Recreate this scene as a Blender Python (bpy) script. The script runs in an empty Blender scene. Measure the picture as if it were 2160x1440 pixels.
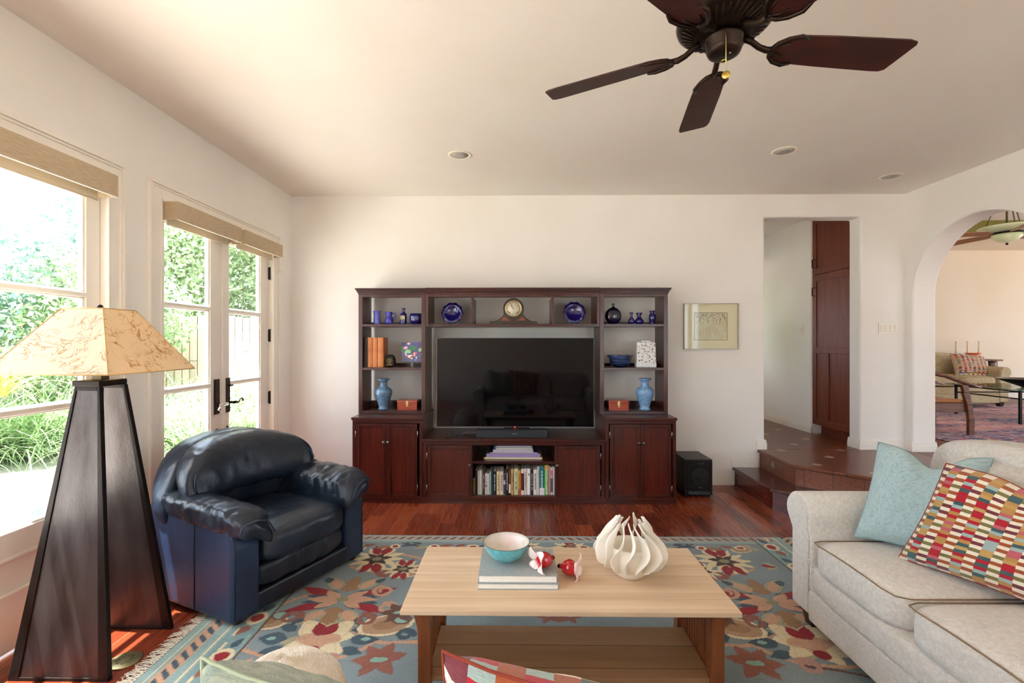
import bpy, math, random
import numpy as np
from mathutils import Vector, Matrix, noise as mn
R = math.radians
C = bpy.context.scene.collection
sc = bpy.context.scene

# ---------------- camera, sky, sun, exposure ----------------
EYE, YAW, F, U0, V0 = 1.43, R(.8), 1010.0, 1070.9, 723.0
cam = bpy.data.objects.new('camera', bpy.data.cameras.new('camera')); C.objects.link(cam)
cam.location = (0, 0, EYE); cam.rotation_euler = (R(90), 0, YAW)
cam.data.sensor_width = 36; cam.data.lens = F/2160*36
cam.data.shift_x = (1080-U0)/2160; cam.data.shift_y = (V0-720)/2160
cam.data.clip_start = .05; cam.data.clip_end = 200
sc.camera = cam

SKY, SUN, EXPO = 1.0, 5.2, 3.2
w = bpy.data.worlds.new('sky'); sc.world = w; w.use_nodes = True
nt = w.node_tree; bg = nt.nodes['Background']
sky = nt.nodes.new('ShaderNodeTexSky'); sky.sky_type = 'NISHITA'; sky.sun_disc = False
sky.sun_elevation = R(62); sky.sun_rotation = R(262); sky.air_density = 1.0; sky.dust_density = 3.0; sky.ozone_density = .7
hz = nt.nodes.new('ShaderNodeMix'); hz.data_type = 'RGBA'; hz.inputs[0].default_value = .6
hz.inputs[7].default_value = (5.7, 6.4, 7.6, 1)
nt.links.new(sky.outputs[0], hz.inputs[6]); nt.links.new(hz.outputs[2], bg.inputs[0])
bg.inputs[1].default_value = SKY*.14
sl = bpy.data.lights.new('sun', 'SUN'); sl.energy = SUN; sl.angle = R(.6); sl.color = (1, .985, .96)
so = bpy.data.objects.new('sun', sl); C.objects.link(so)
so.rotation_euler = Vector((.27, .06, -.95)).to_track_quat('-Z', 'Y').to_euler(); so.location = (-6, 0, 10)
vs = sc.view_settings
vs.view_transform = 'Standard'; vs.look = 'None'; vs.exposure = EXPO; vs.gamma = 1; vs.use_curve_mapping = False
sc.cycles.max_bounces = 10; sc.cycles.diffuse_bounces = 8; sc.cycles.glossy_bounces = 4
sc.cycles.transmission_bounces = 6; sc.cycles.transparent_max_bounces = 10
sc.cycles.caustics_reflective = False; sc.cycles.caustics_refractive = False
sc.cycles.sample_clamp_indirect = 6; sc.cycles.use_denoising = True

def at(u, v, x=None, y=None, z=None):
    """point of the place seen at pixel (u,v), on the plane x=, y= or z="""
    k = (u-U0)/F; d = (k*math.cos(YAW)-math.sin(YAW), k*math.sin(YAW)+math.cos(YAW), -(v-V0)/F)
    t = x/d[0] if x is not None else y/d[1] if y is not None else (z-EYE)/d[2]
    return Vector((d[0]*t, d[1]*t, EYE+d[2]*t))
def ux(u, y): return at(u, V0, y=y).x
def vz(v, y, u=1080): return at(u, v, y=y).z

# ---------------- mesh builder ----------------
class MB:
    def __init__(s): s.v = []; s.f = []; s.sm = []
    def add(s, vs, fs, smooth=False):
        n = len(s.v); s.v += [tuple(p) for p in vs]; s.f += [tuple(i+n for i in f) for f in fs]; s.sm += [smooth]*len(fs); return s
    def box(s, x0, x1, y0, y1, z0, z1):
        x0, x1 = min(x0, x1), max(x0, x1); y0, y1 = min(y0, y1), max(y0, y1); z0, z1 = min(z0, z1), max(z0, z1)
        return s.add([(x0,y0,z0),(x1,y0,z0),(x1,y1,z0),(x0,y1,z0),(x0,y0,z1),(x1,y0,z1),(x1,y1,z1),(x0,y1,z1)],
                     [(3,2,1,0),(4,5,6,7),(0,1,5,4),(1,2,6,5),(2,3,7,6),(3,0,4,7)])
    def hexa(s, b, t):
        return s.add(list(b)+list(t), [(3,2,1,0),(4,5,6,7),(0,1,5,4),(1,2,6,5),(2,3,7,6),(3,0,4,7)])
    def prism(s, poly, lo, hi, ax='z', smooth=False):
        n = len(poly)
        def P(p, h): return (p[0], p[1], h) if ax == 'z' else (p[0], h, p[1]) if ax == 'y' else (h, p[0], p[1])
        vs = [P(p, lo) for p in poly]+[P(p, hi) for p in poly]
        a = sum(poly[i][0]*poly[(i+1) % n][1]-poly[(i+1) % n][0]*poly[i][1] for i in range(n))
        fl = (a < 0) != (ax == 'y')
        cap = [tuple(reversed(range(n))), tuple(range(n, 2*n))]; side = [(i, (i+1) % n, (i+1) % n+n, i+n) for i in range(n)]
        if fl: cap = [tuple(reversed(c)) for c in cap]; side = [tuple(reversed(c)) for c in side]
        s.add(vs, cap+side); 
        if smooth: s.sm[-n:] = [True]*n
        return s
    def lathe(s, prof, n=32, c=(0,0,0), smooth=True, sx=1, sy=1, fn=None, caps=True):
        vs = []; fs = []
        for r, z in prof:
            for k in range(n):
                a = 2*math.pi*k/n; rr = fn(r, z, a) if fn else r
                vs.append((c[0]+rr*math.cos(a)*sx, c[1]+rr*math.sin(a)*sy, c[2]+z))
        for i in range(len(prof)-1):
            for k in range(n): fs.append((i*n+k, i*n+(k+1) % n, (i+1)*n+(k+1) % n, (i+1)*n+k))
        m = len(prof)
        if caps and prof[0][0] > 1e-5: fs.append(tuple(reversed(range(n))))
        if caps and prof[-1][0] > 1e-5: fs.append(tuple(range((m-1)*n, m*n)))
        return s.add(vs, fs, smooth)
    def tube(s, path, r, n=10, smooth=True, closed=False, sq=1):
        P = [Vector(p) for p in path]; m = len(P); rr = r if isinstance(r, (list, tuple)) else [r]*m
        vs = []; fs = []; up = None
        for i, p in enumerate(P):
            t = (P[(i+1) % m]-P[i-1]) if closed else (P[min(i+1, m-1)]-P[max(i-1, 0)])
            t.normalize()
            if up is None: up = Vector((0,0,1)) if abs(t.z) < .9 else Vector((1,0,0))
            a = t.cross(up).normalized(); b = a.cross(t).normalized(); up = b
            for k in range(n):
                q = 2*math.pi*k/n; vs.append(p+a*math.cos(q)*rr[i]+b*math.sin(q)*rr[i]*sq)
        for i in range(m if closed else m-1):
            for k in range(n): fs.append((i*n+k, i*n+(k+1) % n, ((i+1) % m)*n+(k+1) % n, ((i+1) % m)*n+k))
        if not closed: fs += [tuple(reversed(range(n))), tuple(range((m-1)*n, m*n))]
        return s.add(vs, fs, smooth)
    def cyl(s, p0, p1, r, n=16, r1=None): return s.tube([p0, p1], [r, r if r1 is None else r1], n)
    def soft(s, c, h, n=10, p=4, fn=None):
        """rounded box: centre c, half sizes h, roundness p, then fn(point)->point"""
        ids = {}; vs = []; fs = []
        def V(q):
            k = (round(q[0], 5), round(q[1], 5), round(q[2], 5))
            if k not in ids:
                L = (abs(q[0])**p+abs(q[1])**p+abs(q[2])**p)**(1/p)
                o = Vector((c[0]+q[0]/L*h[0], c[1]+q[1]/L*h[1], c[2]+q[2]/L*h[2]))
                if fn: o = fn(o)
                ids[k] = len(vs); vs.append(o)
            return ids[k]
        N = n if isinstance(n, (tuple, list)) else (n, n, n)
        for ax in range(3):
            a, b = (ax+1) % 3, (ax+2) % 3
            for sg in (-1, 1):
                for i in range(N[a]):
                    for j in range(N[b]):
                        q = []
                        for di, dj in ((0,0),(1,0),(1,1),(0,1)):
                            e = [0,0,0]; e[ax] = sg
                            e[a] = math.sin((-1+2*(i+di)/N[a])*math.pi/4)/math.sin(math.pi/4); e[b] = math.sin((-1+2*(j+dj)/N[b])*math.pi/4)/math.sin(math.pi/4)
                            q.append(V(e))
                        fs.append(tuple(q) if sg > 0 else tuple(reversed(q)))
        return s.add(vs, fs, True)
    def xf(s, M, i0=0): s.v[i0:] = [tuple(M @ Vector(p)) for p in s.v[i0:]]; return s
    def mv(s, d): s.v = [(p[0]+d[0], p[1]+d[1], p[2]+d[2]) for p in s.v]; return s

def T(x, y, z): return Matrix.Translation((x, y, z))
def RZ(a): return Matrix.Rotation(a, 4, 'Z')
def RX(a): return Matrix.Rotation(a, 4, 'X')
def RY(a): return Matrix.Rotation(a, 4, 'Y')

def obj(name, mb, m, parent=None, bevel=0, off=None):
    """one mesh object; off: the parent's world place when mb is in world coordinates"""
    me = bpy.data.meshes.new(name)
    vs = mb.v if off is None else [(p[0]-off[0], p[1]-off[1], p[2]-off[2]) for p in mb.v]
    me.from_pydata(vs, [], mb.f); me.polygons.foreach_set('use_smooth', mb.sm); me.update()
    me.materials.append(m)
    o = bpy.data.objects.new(name, me); C.objects.link(o)
    if bevel:
        b = o.modifiers.new('bevel', 'BEVEL'); b.width = bevel; b.segments = 2; b.limit_method = 'ANGLE'; b.harden_normals = False
    if parent: o.parent = parent
    return o
def tag(o, label, cat, group=None, kind=None):
    o['label'] = label; o['category'] = cat
    if group: o['group'] = group
    if kind: o['kind'] = kind
    return o
def thing(name, label, cat, loc=(0,0,0), rz=0, group=None):
    o = bpy.data.objects.new(name, None); C.objects.link(o); o.location = loc; o.rotation_euler = (0,0,rz); o.empty_display_size = .1
    return tag(o, label, cat, group)
def one(name, mb, m, label, cat, loc=(0,0,0), group=None, bevel=0, rz=0):
    """a thing that is one mesh, mb in local coordinates"""
    o = obj(name, mb, m, None, bevel); o.location = loc; o.rotation_euler = (0,0,rz); return tag(o, label, cat, group)
def struct(name, mb, m, bevel=0, parent=None):
    o = obj(name, mb, m, parent, bevel)
    if not parent: o['kind'] = 'structure'
    return o
def kids(o): return [c for c in bpy.data.objects if c.parent == o]
def dup(o, loc, rz=None, label=None, parent=None):
    c = o.copy(); C.objects.link(c); c.location = loc
    if rz is not None: c.rotation_euler = (0,0,rz)
    if label: c['label'] = label
    def deep(a, b):
        for ch in kids(a):
            d = ch.copy(); C.objects.link(d); d.parent = b; deep(ch, d)
    ch0 = kids(o)
    for ch in ch0:
        d = ch.copy(); C.objects.link(d); d.parent = c
        for g in kids(ch):
            if g != d: e = g.copy(); C.objects.link(e); e.parent = d
    return c
def fmesh(name, V, Fq, m, parent=None, smooth=False, attr=None):
    me = bpy.data.meshes.new(name); V = np.asarray(V, dtype=np.float32); Fq = np.asarray(Fq, dtype=np.int32)
    me.vertices.add(len(V)); me.vertices.foreach_set('co', V.ravel())
    k = Fq.shape[1]; me.loops.add(Fq.size); me.loops.foreach_set('vertex_index', Fq.ravel())
    me.polygons.add(len(Fq)); me.polygons.foreach_set('loop_start', np.arange(0, Fq.size, k, dtype=np.int32))
    me.polygons.foreach_set('loop_total', np.full(len(Fq), k, dtype=np.int32))
    me.update(calc_edges=True); me.polygons.foreach_set('use_smooth', [smooth]*len(Fq))
    if attr is not None:
        a = me.color_attributes.new('tone', 'FLOAT_COLOR', 'POINT'); a.data.foreach_set('color', np.asarray(attr, dtype=np.float32).ravel())
    me.materials.append(m); o = bpy.data.objects.new(name, me); C.objects.link(o)
    if parent: o.parent = parent
    return o

# ---------------- materials ----------------
def newmat(name):
    m = bpy.data.materials.new(name); m.use_nodes = True; t = m.node_tree
    return m, t, t.nodes['Principled BSDF']
def S(hx):
    """sRGB hex to linear"""
    c = [int(hx[i:i+2], 16)/255 for i in (0, 2, 4)]
    return tuple((x/12.92 if x <= .04045 else ((x+.055)/1.055)**2.4) for x in c)+(1,)
def N(t, kind, **kw):
    n = t.nodes.new('ShaderNode'+kind)
    for k, v in kw.items():
        if k.startswith('i'): n.inputs[int(k[1:])].default_value = v
        else: setattr(n, k, v)
    return n
def ramp(t, stops, interp='LINEAR'):
    r = t.nodes.new('ShaderNodeValToRGB'); e = r.color_ramp.elements; r.color_ramp.interpolation = interp
    e[0].position, e[0].color = stops[0]; e[1].position, e[1].color = stops[-1]
    for p, c in stops[1:-1]: k = e.new(p); k.color = c
    return r
def coords(t, scale=(1,1,1), rot=(0,0,0), kind='Object'):
    tc = t.nodes.new('ShaderNodeTexCoord'); mp = t.nodes.new('ShaderNodeMapping')
    mp.inputs['Scale'].default_value = scale; mp.inputs['Rotation'].default_value = rot
    t.links.new(tc.outputs[kind], mp.inputs[0]); return mp.outputs[0]
MATS = {}
def M(name, c, rough=.5, metal=0, c2=None, sc=5, st=(1,1,1), lo=.35, hi=.65, bump=0, bsc=None, bst=None, coat=0, coatr=.1, spec=.5, detail=5, sheen=0, trans=0, ior=1.45, sub=0, emit=None, dist=0, rvar=0):
    """principled surface; c..c2 mixed by stretched noise, bump from a second noise"""
    m, t, b = newmat(name); L = t.links.new
    c = S(c) if isinstance(c, str) else c
    b.inputs['Base Color'].default_value = c; b.inputs['Roughness'].default_value = rough; b.inputs['Metallic'].default_value = metal
    b.inputs['Specular IOR Level'].default_value = spec; b.inputs['Coat Weight'].default_value = coat; b.inputs['Coat Roughness'].default_value = coatr
    b.inputs['Sheen Weight'].default_value = sheen; b.inputs['Transmission Weight'].default_value = trans; b.inputs['IOR'].default_value = ior
    if c2 is not None:
        c2 = S(c2) if isinstance(c2, str) else c2
        n = N(t, 'TexNoise'); n.inputs['Scale'].default_value = sc; n.inputs['Detail'].default_value = detail; n.inputs['Distortion'].default_value = dist
        L(coords(t, st), n.inputs[0]); r = ramp(t, [(lo, c), (hi, c2)]); L(n.outputs[0], r.inputs[0]); L(r.outputs[0], b.inputs['Base Color'])
        if rvar:
            q = N(t, 'MapRange'); q.inputs[3].default_value = rough; q.inputs[4].default_value = rough+rvar
            L(n.outputs[0], q.inputs[0]); L(q.outputs[0], b.inputs['Roughness'])
    if bump:
        n = N(t, 'TexNoise'); n.inputs['Scale'].default_value = bsc or sc; n.inputs['Detail'].default_value = 4
        L(coords(t, bst or (1,1,1)), n.inputs[0]); k = N(t, 'Bump'); k.inputs['Strength'].default_value = bump; k.inputs['Distance'].default_value = .01
        L(n.outputs[0], k.inputs['Height']); L(k.outputs[0], b.inputs['Normal'])
    if emit: b.inputs['Emission Color'].default_value = S(emit[0]); b.inputs['Emission Strength'].default_value = emit[1]
    MATS[name] = m; return m
def mathn(t, op, a, b=None):
    n = t.nodes.new('ShaderNodeMath'); n.operation = op
    for i, x in enumerate((a, b)):
        if x is None: continue
        if hasattr(x, 'links') or hasattr(x, 'is_linked'): t.links.new(x, n.inputs[i])
        else: n.inputs[i].default_value = x
    return n.outputs[0]
def comb(t, x, y, z=0):
    n = t.nodes.new('ShaderNodeCombineXYZ')
    for i, q in enumerate((x, y, z)):
        if hasattr(q, 'is_linked'): t.links.new(q, n.inputs[i])
        else: n.inputs[i].default_value = q
    return n.outputs[0]
def planks(name, W, Ln, cols, rough=.2, along='y', gap=.0018, bump=.25, coat=.0, grain=(28, 2.2), gapc='0d0402', gmix=.55, gc=2.2):
    """boards of width W and length Ln along one axis, each with its own tone"""
    m, t, b = newmat(name); L = t.links.new
    tc = N(t, 'TexCoord'); sp = N(t, 'SeparateXYZ'); L(tc.outputs['Object'], sp.inputs[0])
    X, Y = (sp.outputs[0], sp.outputs[1]) if along == 'y' else (sp.outputs[1], sp.outputs[0])
    if along == 'z': X, Y = sp.outputs[0], sp.outputs[2]
    cx = mathn(t, 'DIVIDE', X, W); ix = mathn(t, 'FLOOR', cx); fx = mathn(t, 'FRACT', cx)
    wn = N(t, 'TexWhiteNoise', noise_dimensions='1D'); L(ix, wn.inputs['W'])
    yo = mathn(t, 'ADD', mathn(t, 'DIVIDE', Y, Ln), mathn(t, 'MULTIPLY', wn.outputs[0], 7.3)); iy = mathn(t, 'FLOOR', yo); fy = mathn(t, 'FRACT', yo)
    w2 = N(t, 'TexWhiteNoise', noise_dimensions='2D'); L(comb(t, ix, iy), w2.inputs['Vector'])
    n = N(t, 'TexNoise'); n.inputs['Scale'].default_value = 1; n.inputs['Detail'].default_value = 7; n.inputs['Distortion'].default_value = .35
    L(comb(t, mathn(t, 'ADD', mathn(t, 'MULTIPLY', X, grain[0]), mathn(t, 'MULTIPLY', w2.outputs[0], 40)), mathn(t, 'MULTIPLY', Y, grain[1]), w2.outputs[0]), n.inputs[0])
    v = mathn(t, 'ADD', mathn(t, 'MULTIPLY', w2.outputs[0], 1-gmix), mathn(t, 'MULTIPLY', mathn(t, 'ADD', mathn(t, 'MULTIPLY', mathn(t, 'SUBTRACT', n.outputs[0], .5), gc), .5), gmix))
    r = ramp(t, [(i/(len(cols)-1), S(c)) for i, c in enumerate(cols)]); L(v, r.inputs[0])
    ex = mathn(t, 'LESS_THAN', mathn(t, 'MINIMUM', fx, mathn(t, 'SUBTRACT', 1, fx)), gap/W)
    ey = mathn(t, 'LESS_THAN', mathn(t, 'MINIMUM', fy, mathn(t, 'SUBTRACT', 1, fy)), gap/Ln)
    e = mathn(t, 'MAXIMUM', ex, ey)
    mx = N(t, 'Mix', data_type='RGBA'); L(e, mx.inputs[0]); L(r.outputs[0], mx.inputs[6]); mx.inputs[7].default_value = S(gapc)
    L(mx.outputs[2], b.inputs['Base Color']); b.inputs['Roughness'].default_value = rough
    q = N(t, 'MapRange'); q.inputs[3].default_value = rough; q.inputs[4].default_value = rough+.16; L(n.outputs[0], q.inputs[0]); L(q.outputs[0], b.inputs['Roughness'])
    h = mathn(t, 'SUBTRACT', mathn(t, 'MULTIPLY', n.outputs[0], .12), e); k = N(t, 'Bump'); k.inputs['Strength'].default_value = bump; k.inputs['Distance'].default_value = .003
    L(h, k.inputs['Height']); L(k.outputs[0], b.inputs['Normal']); b.inputs['Coat Weight'].default_value = coat; b.inputs['Coat Roughness'].default_value = .08
    return m

wall_m = M('wall_paint', 'f0eeea', .85, c2='edeae4', sc=2, bump=.06, bsc=60)
ceil_m = M('ceiling_paint', 'ece8e1', .9, c2='e9e3da', sc=1.2, bump=.05, bsc=50)
trim_m = M('trim_paint', 'f1ede4', .42, c2='eee9df', sc=3)
stucco = M('stucco', 'f2efe8', .9, c2='e9e5dc', sc=6, bump=.2, bsc=80)
floor_m = planks('hardwood_planks', .119, .95, ['54200f', '692815', '7d331d', '914326', 'a9583a'], .2, coat=.25, bump=.1, gmix=.3, grain=(150, 4.5), gc=1.0, gapc='a8643c', gap=.0013)
shelf_m = planks('oak_boards', .145, 90, ['84603f', '9a7450', 'ac8661'], .35, along='x', bump=.1, gapc='4a2e1b', grain=(22, 1.6))
oaktop = planks('oak_top_boards', .19, 90, ['c2a182', 'd6ba99', 'e5cfb3'], .38, along='x', bump=.1, gapc='a07850', gap=.0007, grain=(26, 1.3), gmix=.75)
oak = M('oak', '6f3a1c', .4, c2='8c4f2a', sc=3, st=(9, 9, 1), bump=.1, coat=.1)
cherry = M('dark_cherry', '2b0b05', .3, c2='56190b', sc=3.2, st=(14, 14, .9), lo=.3, hi=.75, bump=.04, coat=.35, coatr=.18, dist=.3)
cherry_h = M('dark_cherry_rail', '2d0c06', .3, c2='4b160b', sc=3.2, st=(.9, 14, 14), lo=.3, hi=.75, bump=.03, coat=.35, coatr=.18)
bronze = M('oiled_bronze', '241a15', .38, .75, c2='33251c', sc=8)
brass = M('brass', 'd8c283', .28, 1)
steel = M('brushed_nickel', 'b9b4aa', .28, 1)
chrome = M('chrome', 'e6e6e4', .08, 1)
black = M('black_plastic', '0b0b0c', .45)
blackg = M('gloss_black', '050506', .1)
leather = M('navy_leather', '101a27', .26, c2='192737', sc=4, bump=.55, bsc=11, bst=(1, 1.6, 1), spec=.6, rvar=.14)
leather_b = M('navy_leather_side', '1b2a42', .38, c2='253a58', sc=3, bump=.2, bsc=9, bst=(1, 1, .4), spec=.5)
cream = M('cream_chenille', 'e6dfd3', .95, c2='f5efe6', sc=70, st=(1, 1, 1), bump=.9, bsc=230, bst=(1, 1, 1), sheen=.4, detail=3)
def checker(name, nx, ny, dark=1.0):
    """woven block stripes: cream columns next to many-coloured columns"""
    m, t, b = newmat(name); L = t.links.new
    a = N(t, 'Attribute'); a.attribute_name = 'tone'; sp = N(t, 'SeparateColor'); L(a.outputs['Color'], sp.inputs[0])
    u = mathn(t, 'MULTIPLY', sp.outputs[0], nx); i = mathn(t, 'FLOOR', u); par = mathn(t, 'FLOORED_MODULO', i, 2)
    v = mathn(t, 'ADD', mathn(t, 'MULTIPLY', sp.outputs[1], ny), mathn(t, 'MULTIPLY', par, .5)); j = mathn(t, 'FLOOR', v); jp = mathn(t, 'FLOORED_MODULO', j, 2)
    w2 = N(t, 'TexWhiteNoise', noise_dimensions='2D'); L(comb(t, i, j), w2.inputs['Vector'])
    A = ramp(t, [(0, S('a4532a')), (.3, S('7b7443')), (.55, S('74333c')), (.8, S('a4532a'))], 'CONSTANT'); L(w2.outputs[0], A.inputs[0])
    B = ramp(t, [(0, S('b3182a')), (.2, S('b98a4c')), (.42, S('3f5d60')), (.55, S('9fb3ae')), (.68, S('c1616a')), (.8, S('c19a5c')), (.92, S('b3182a'))], 'CONSTANT'); L(w2.outputs[0], B.inputs[0])
    m1 = N(t, 'Mix', data_type='RGBA'); L(jp, m1.inputs[0]); m1.inputs[6].default_value = S('ede2cb'); L(A.outputs[0], m1.inputs[7])
    m2 = N(t, 'Mix', data_type='RGBA'); L(par, m2.inputs[0]); L(m1.outputs[2], m2.inputs[6]); L(B.outputs[0], m2.inputs[7])
    n = N(t, 'TexNoise'); n.inputs['Scale'].default_value = 1; L(comb(t, mathn(t, 'MULTIPLY', sp.outputs[0], 60), mathn(t, 'MULTIPLY', sp.outputs[1], 420)), n.inputs[0])
    h = N(t, 'HueSaturation'); L(m2.outputs[2], h.inputs['Color']); L(mathn(t, 'ADD', mathn(t, 'MULTIPLY', n.outputs[0], .7), .62), h.inputs['Value'])
    L(h.outputs[0], b.inputs['Base Color']); b.inputs['Roughness'].default_value = .95; b.inputs['Sheen Weight'].default_value = .2
    k = N(t, 'Bump'); k.inputs['Strength'].default_value = .5; k.inputs['Distance'].default_value = .003; L(n.outputs[0], k.inputs['Height']); L(k.outputs[0], b.inputs['Normal'])
    return m
check_m = checker('block_stripe_fabric', 15, 31)
check_near = checker('block_stripe_fabric_front', 13, 28)
aqua_m = M('aqua_weave', 'b9d2d4', .95, c2='8fb3b8', sc=18, st=(1, 6, 6), lo=.45, hi=.8, bump=.6, bsc=160, bst=(1, 3, 3), sheen=.3)
sage_m = M('sage_weave', 'b5bfa8', .95, c2='8d9f93', sc=26, st=(1, 5, 5), lo=.35, hi=.7, bump=.7, bsc=180, bst=(1, 3, 3), sheen=.3)
knit_m = M('ivory_knit', 'e9e1d2', .95, c2='ded3c0', sc=30, bump=.5, bsc=120)
shade_m = None
def shade_paper():
    m, t, b = newmat('crinkled_parchment'); L = t.links.new
    co = coords(t, (1, 1, 1.3)); n = N(t, 'TexNoise'); n.inputs['Scale'].default_value = 3; L(co, n.inputs[0])
    mx = N(t, 'Mix', data_type='RGBA'); mx.inputs[0].default_value = .28; L(co, mx.inputs[6]); L(n.outputs[1], mx.inputs[7])
    def ridge(rot, st, sc_, wd):
        q = N(t, 'Mapping'); q.inputs['Rotation'].default_value = rot; q.inputs['Scale'].default_value = st; L(mx.outputs[2], q.inputs[0])
        n_ = N(t, 'TexNoise'); n_.inputs['Scale'].default_value = sc_; n_.inputs['Detail'].default_value = 2.5; n_.inputs['Distortion'].default_value = .4; L(q.outputs[0], n_.inputs[0])
        return mathn(t, 'DIVIDE', mathn(t, 'ABSOLUTE', mathn(t, 'SUBTRACT', n_.outputs[0], .5)), wd)
    e = mathn(t, 'MINIMUM', mathn(t, 'MINIMUM', ridge((.3, .5, .7), (1, 1, 3.4), 9, 1), ridge((1.1, -.6, .4), (3.6, 1, 1), 8, 1)), ridge((.2, 1.2, -.8), (1, 4, 1), 11, 1.1))
    n2 = N(t, 'TexNoise'); n2.inputs['Scale'].default_value = 9; L(co, n2.inputs[0]); e = mathn(t, 'ADD', e, mathn(t, 'MULTIPLY', mathn(t, 'MAXIMUM', mathn(t, 'SUBTRACT', n2.outputs[0], .47), 0), .07))
    r = ramp(t, [(.0, S('94703f')), (.006, S('bda47a')), (.014, S('d9cdb4'))]); L(e, r.inputs[0])
    L(r.outputs[0], b.inputs['Base Color']); b.inputs['Roughness'].default_value = .6
    k = N(t, 'Bump'); k.inputs['Strength'].default_value = .35; k.inputs['Distance'].default_value = .004; L(e, k.inputs['Height']); L(k.outputs[0], b.inputs['Normal'])
    tr = N(t, 'BsdfTranslucent'); mm = N(t, 'Mix', data_type='RGBA', blend_type='MULTIPLY'); mm.inputs[0].default_value = 1; L(r.outputs[0], mm.inputs[6]); mm.inputs[7].default_value = S('e0ae66'); L(mm.outputs[2], tr.inputs[0])
    ms = N(t, 'MixShader'); ms.inputs[0].default_value = .3; L(b.outputs[0], ms.inputs[1]); L(tr.outputs[0], ms.inputs[2])
    L(ms.outputs[0], t.nodes['Material Output'].inputs[0]); return m
shade_m = shade_paper()
def pane(name, tint=(.96,.98,.97,1), rough=0, refl=.06):
    m, t, b = newmat(name); L = t.links.new
    tr = N(t, 'BsdfTransparent'); tr.inputs[0].default_value = tint; g = N(t, 'BsdfGlossy'); g.inputs['Roughness'].default_value = rough
    f = N(t, 'LayerWeight'); f.inputs[0].default_value = .5; ms = N(t, 'MixShader'); L(mathn(t, 'ADD', mathn(t, 'MULTIPLY', mathn(t, 'POWER', f.outputs[1], 5), .9), .03), ms.inputs[0]); L(tr.outputs[0], ms.inputs[1]); L(g.outputs[0], ms.inputs[2])
    L(ms.outputs[0], t.nodes['Material Output'].inputs[0]); return m
glass_m = pane('window_glass')
clear_m = pane('clear_acrylic', (.86,.88,.86,1), .02)
greenglass = pane('table_glass', (.62,.75,.68,1), .01)
def shadecloth():
    return M('woven_shade_cloth', 'cfbda0', .9, c2='b7a284', sc=6, st=(12, 4, 60), lo=.35, hi=.7, bump=.3, bsc=40, bst=(3, 1, 12))
cloth_m = shadecloth()
def leafmat(name, c1, c2, c3):
    m, t, b = newmat(name); L = t.links.new
    g = N(t, 'NewGeometry'); n = N(t, 'TexNoise'); n.inputs['Scale'].default_value = 1.1; L(g.outputs['Position'], n.inputs[0])
    w = N(t, 'TexWhiteNoise', noise_dimensions='1D'); L(g.outputs['Random Per Island'], w.inputs['W'])
    v = mathn(t, 'ADD', mathn(t, 'MULTIPLY', n.outputs[0], .8), mathn(t, 'MULTIPLY', mathn(t, 'SUBTRACT', w.outputs[0], .35), .55))
    r = ramp(t, [(.2, S(c1)), (.5, S(c2)), (.8, S(c3))]); L(v, r.inputs[0]); L(r.outputs[0], b.inputs['Base Color']); b.inputs['Roughness'].default_value = .55
    tr = N(t, 'BsdfTranslucent'); L(r.outputs[0], tr.inputs[0]); ms = N(t, 'MixShader'); ms.inputs[0].default_value = .4
    L(b.outputs[0], ms.inputs[1]); L(tr.outputs[0], ms.inputs[2]); L(ms.outputs[0], t.nodes['Material Output'].inputs[0]); return m
leaf_m = leafmat('shrub_leaves', '6f8a5a', '9db384', 'cdd6ae')
leaf_b = leafmat('grey_green_leaves', '68867a', '98b3a0', 'c6d6c4')
grass_m = leafmat('strappy_leaves', '6d8c58', '9cb680', 'ccd8ae')
yucca_m = leafmat('yellow_green_leaves', '8a9a4a', 'c4bf6a', 'e5dd97')
bark_m = M('bark', '6b5846', .9, c2='8b7660', sc=9, bump=.4)
fence_m = planks('fence_boards', .14, 6, ['b39c88', 'c4b09e', 'd6c6b6'], .85, along='z', bump=.4, gap=.006, gapc='5c4432')
soil_m = M('garden_soil', '8d887f', .95, c2='aaa49a', sc=3, bump=.5, bsc=30)
gravel_m = M('gravel', 'b8aa98', .95, c2='d8cdbd', sc=60, bump=.6, bsc=90)
def flag():
    m, t, b = newmat('flagstones'); L = t.links.new
    co = coords(t, (1, .8, 1)); v = N(t, 'TexVoronoi', feature='DISTANCE_TO_EDGE'); v.inputs['Scale'].default_value = 1.25; L(co, v.inputs[0])
    vc = N(t, 'TexVoronoi'); vc.inputs['Scale'].default_value = 1.25; L(co, vc.inputs[0]); sp = N(t, 'SeparateColor'); L(vc.outputs['Color'], sp.inputs[0])
    n = N(t, 'TexNoise'); n.inputs['Scale'].default_value = 5; n.inputs['Detail'].default_value = 8; L(co, n.inputs[0])
    r = ramp(t, [(.25, S('cbb8aa')), (.5, S('dbd2c8')), (.75, S('cfc9c0'))]); L(mathn(t, 'ADD', mathn(t, 'MULTIPLY', sp.outputs[0], .5), mathn(t, 'MULTIPLY', n.outputs[0], .5)), r.inputs[0])
    e = mathn(t, 'LESS_THAN', mathn(t, 'ADD', v.outputs[0], mathn(t, 'MULTIPLY', n.outputs[0], .03)), .055)
    mx = N(t, 'Mix', data_type='RGBA'); L(e, mx.inputs[0]); L(r.outputs[0], mx.inputs[6]); mx.inputs[7].default_value = S('a39683'); L(mx.outputs[2], b.inputs['Base Color'])
    b.inputs['Roughness'].default_value = .8; k = N(t, 'Bump'); k.inputs['Distance'].default_value = .02; L(mathn(t, 'SUBTRACT', n.outputs[0], e), k.inputs['Height']); L(k.outputs[0], b.inputs['Normal']); return m
flag_m = flag()
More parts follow.
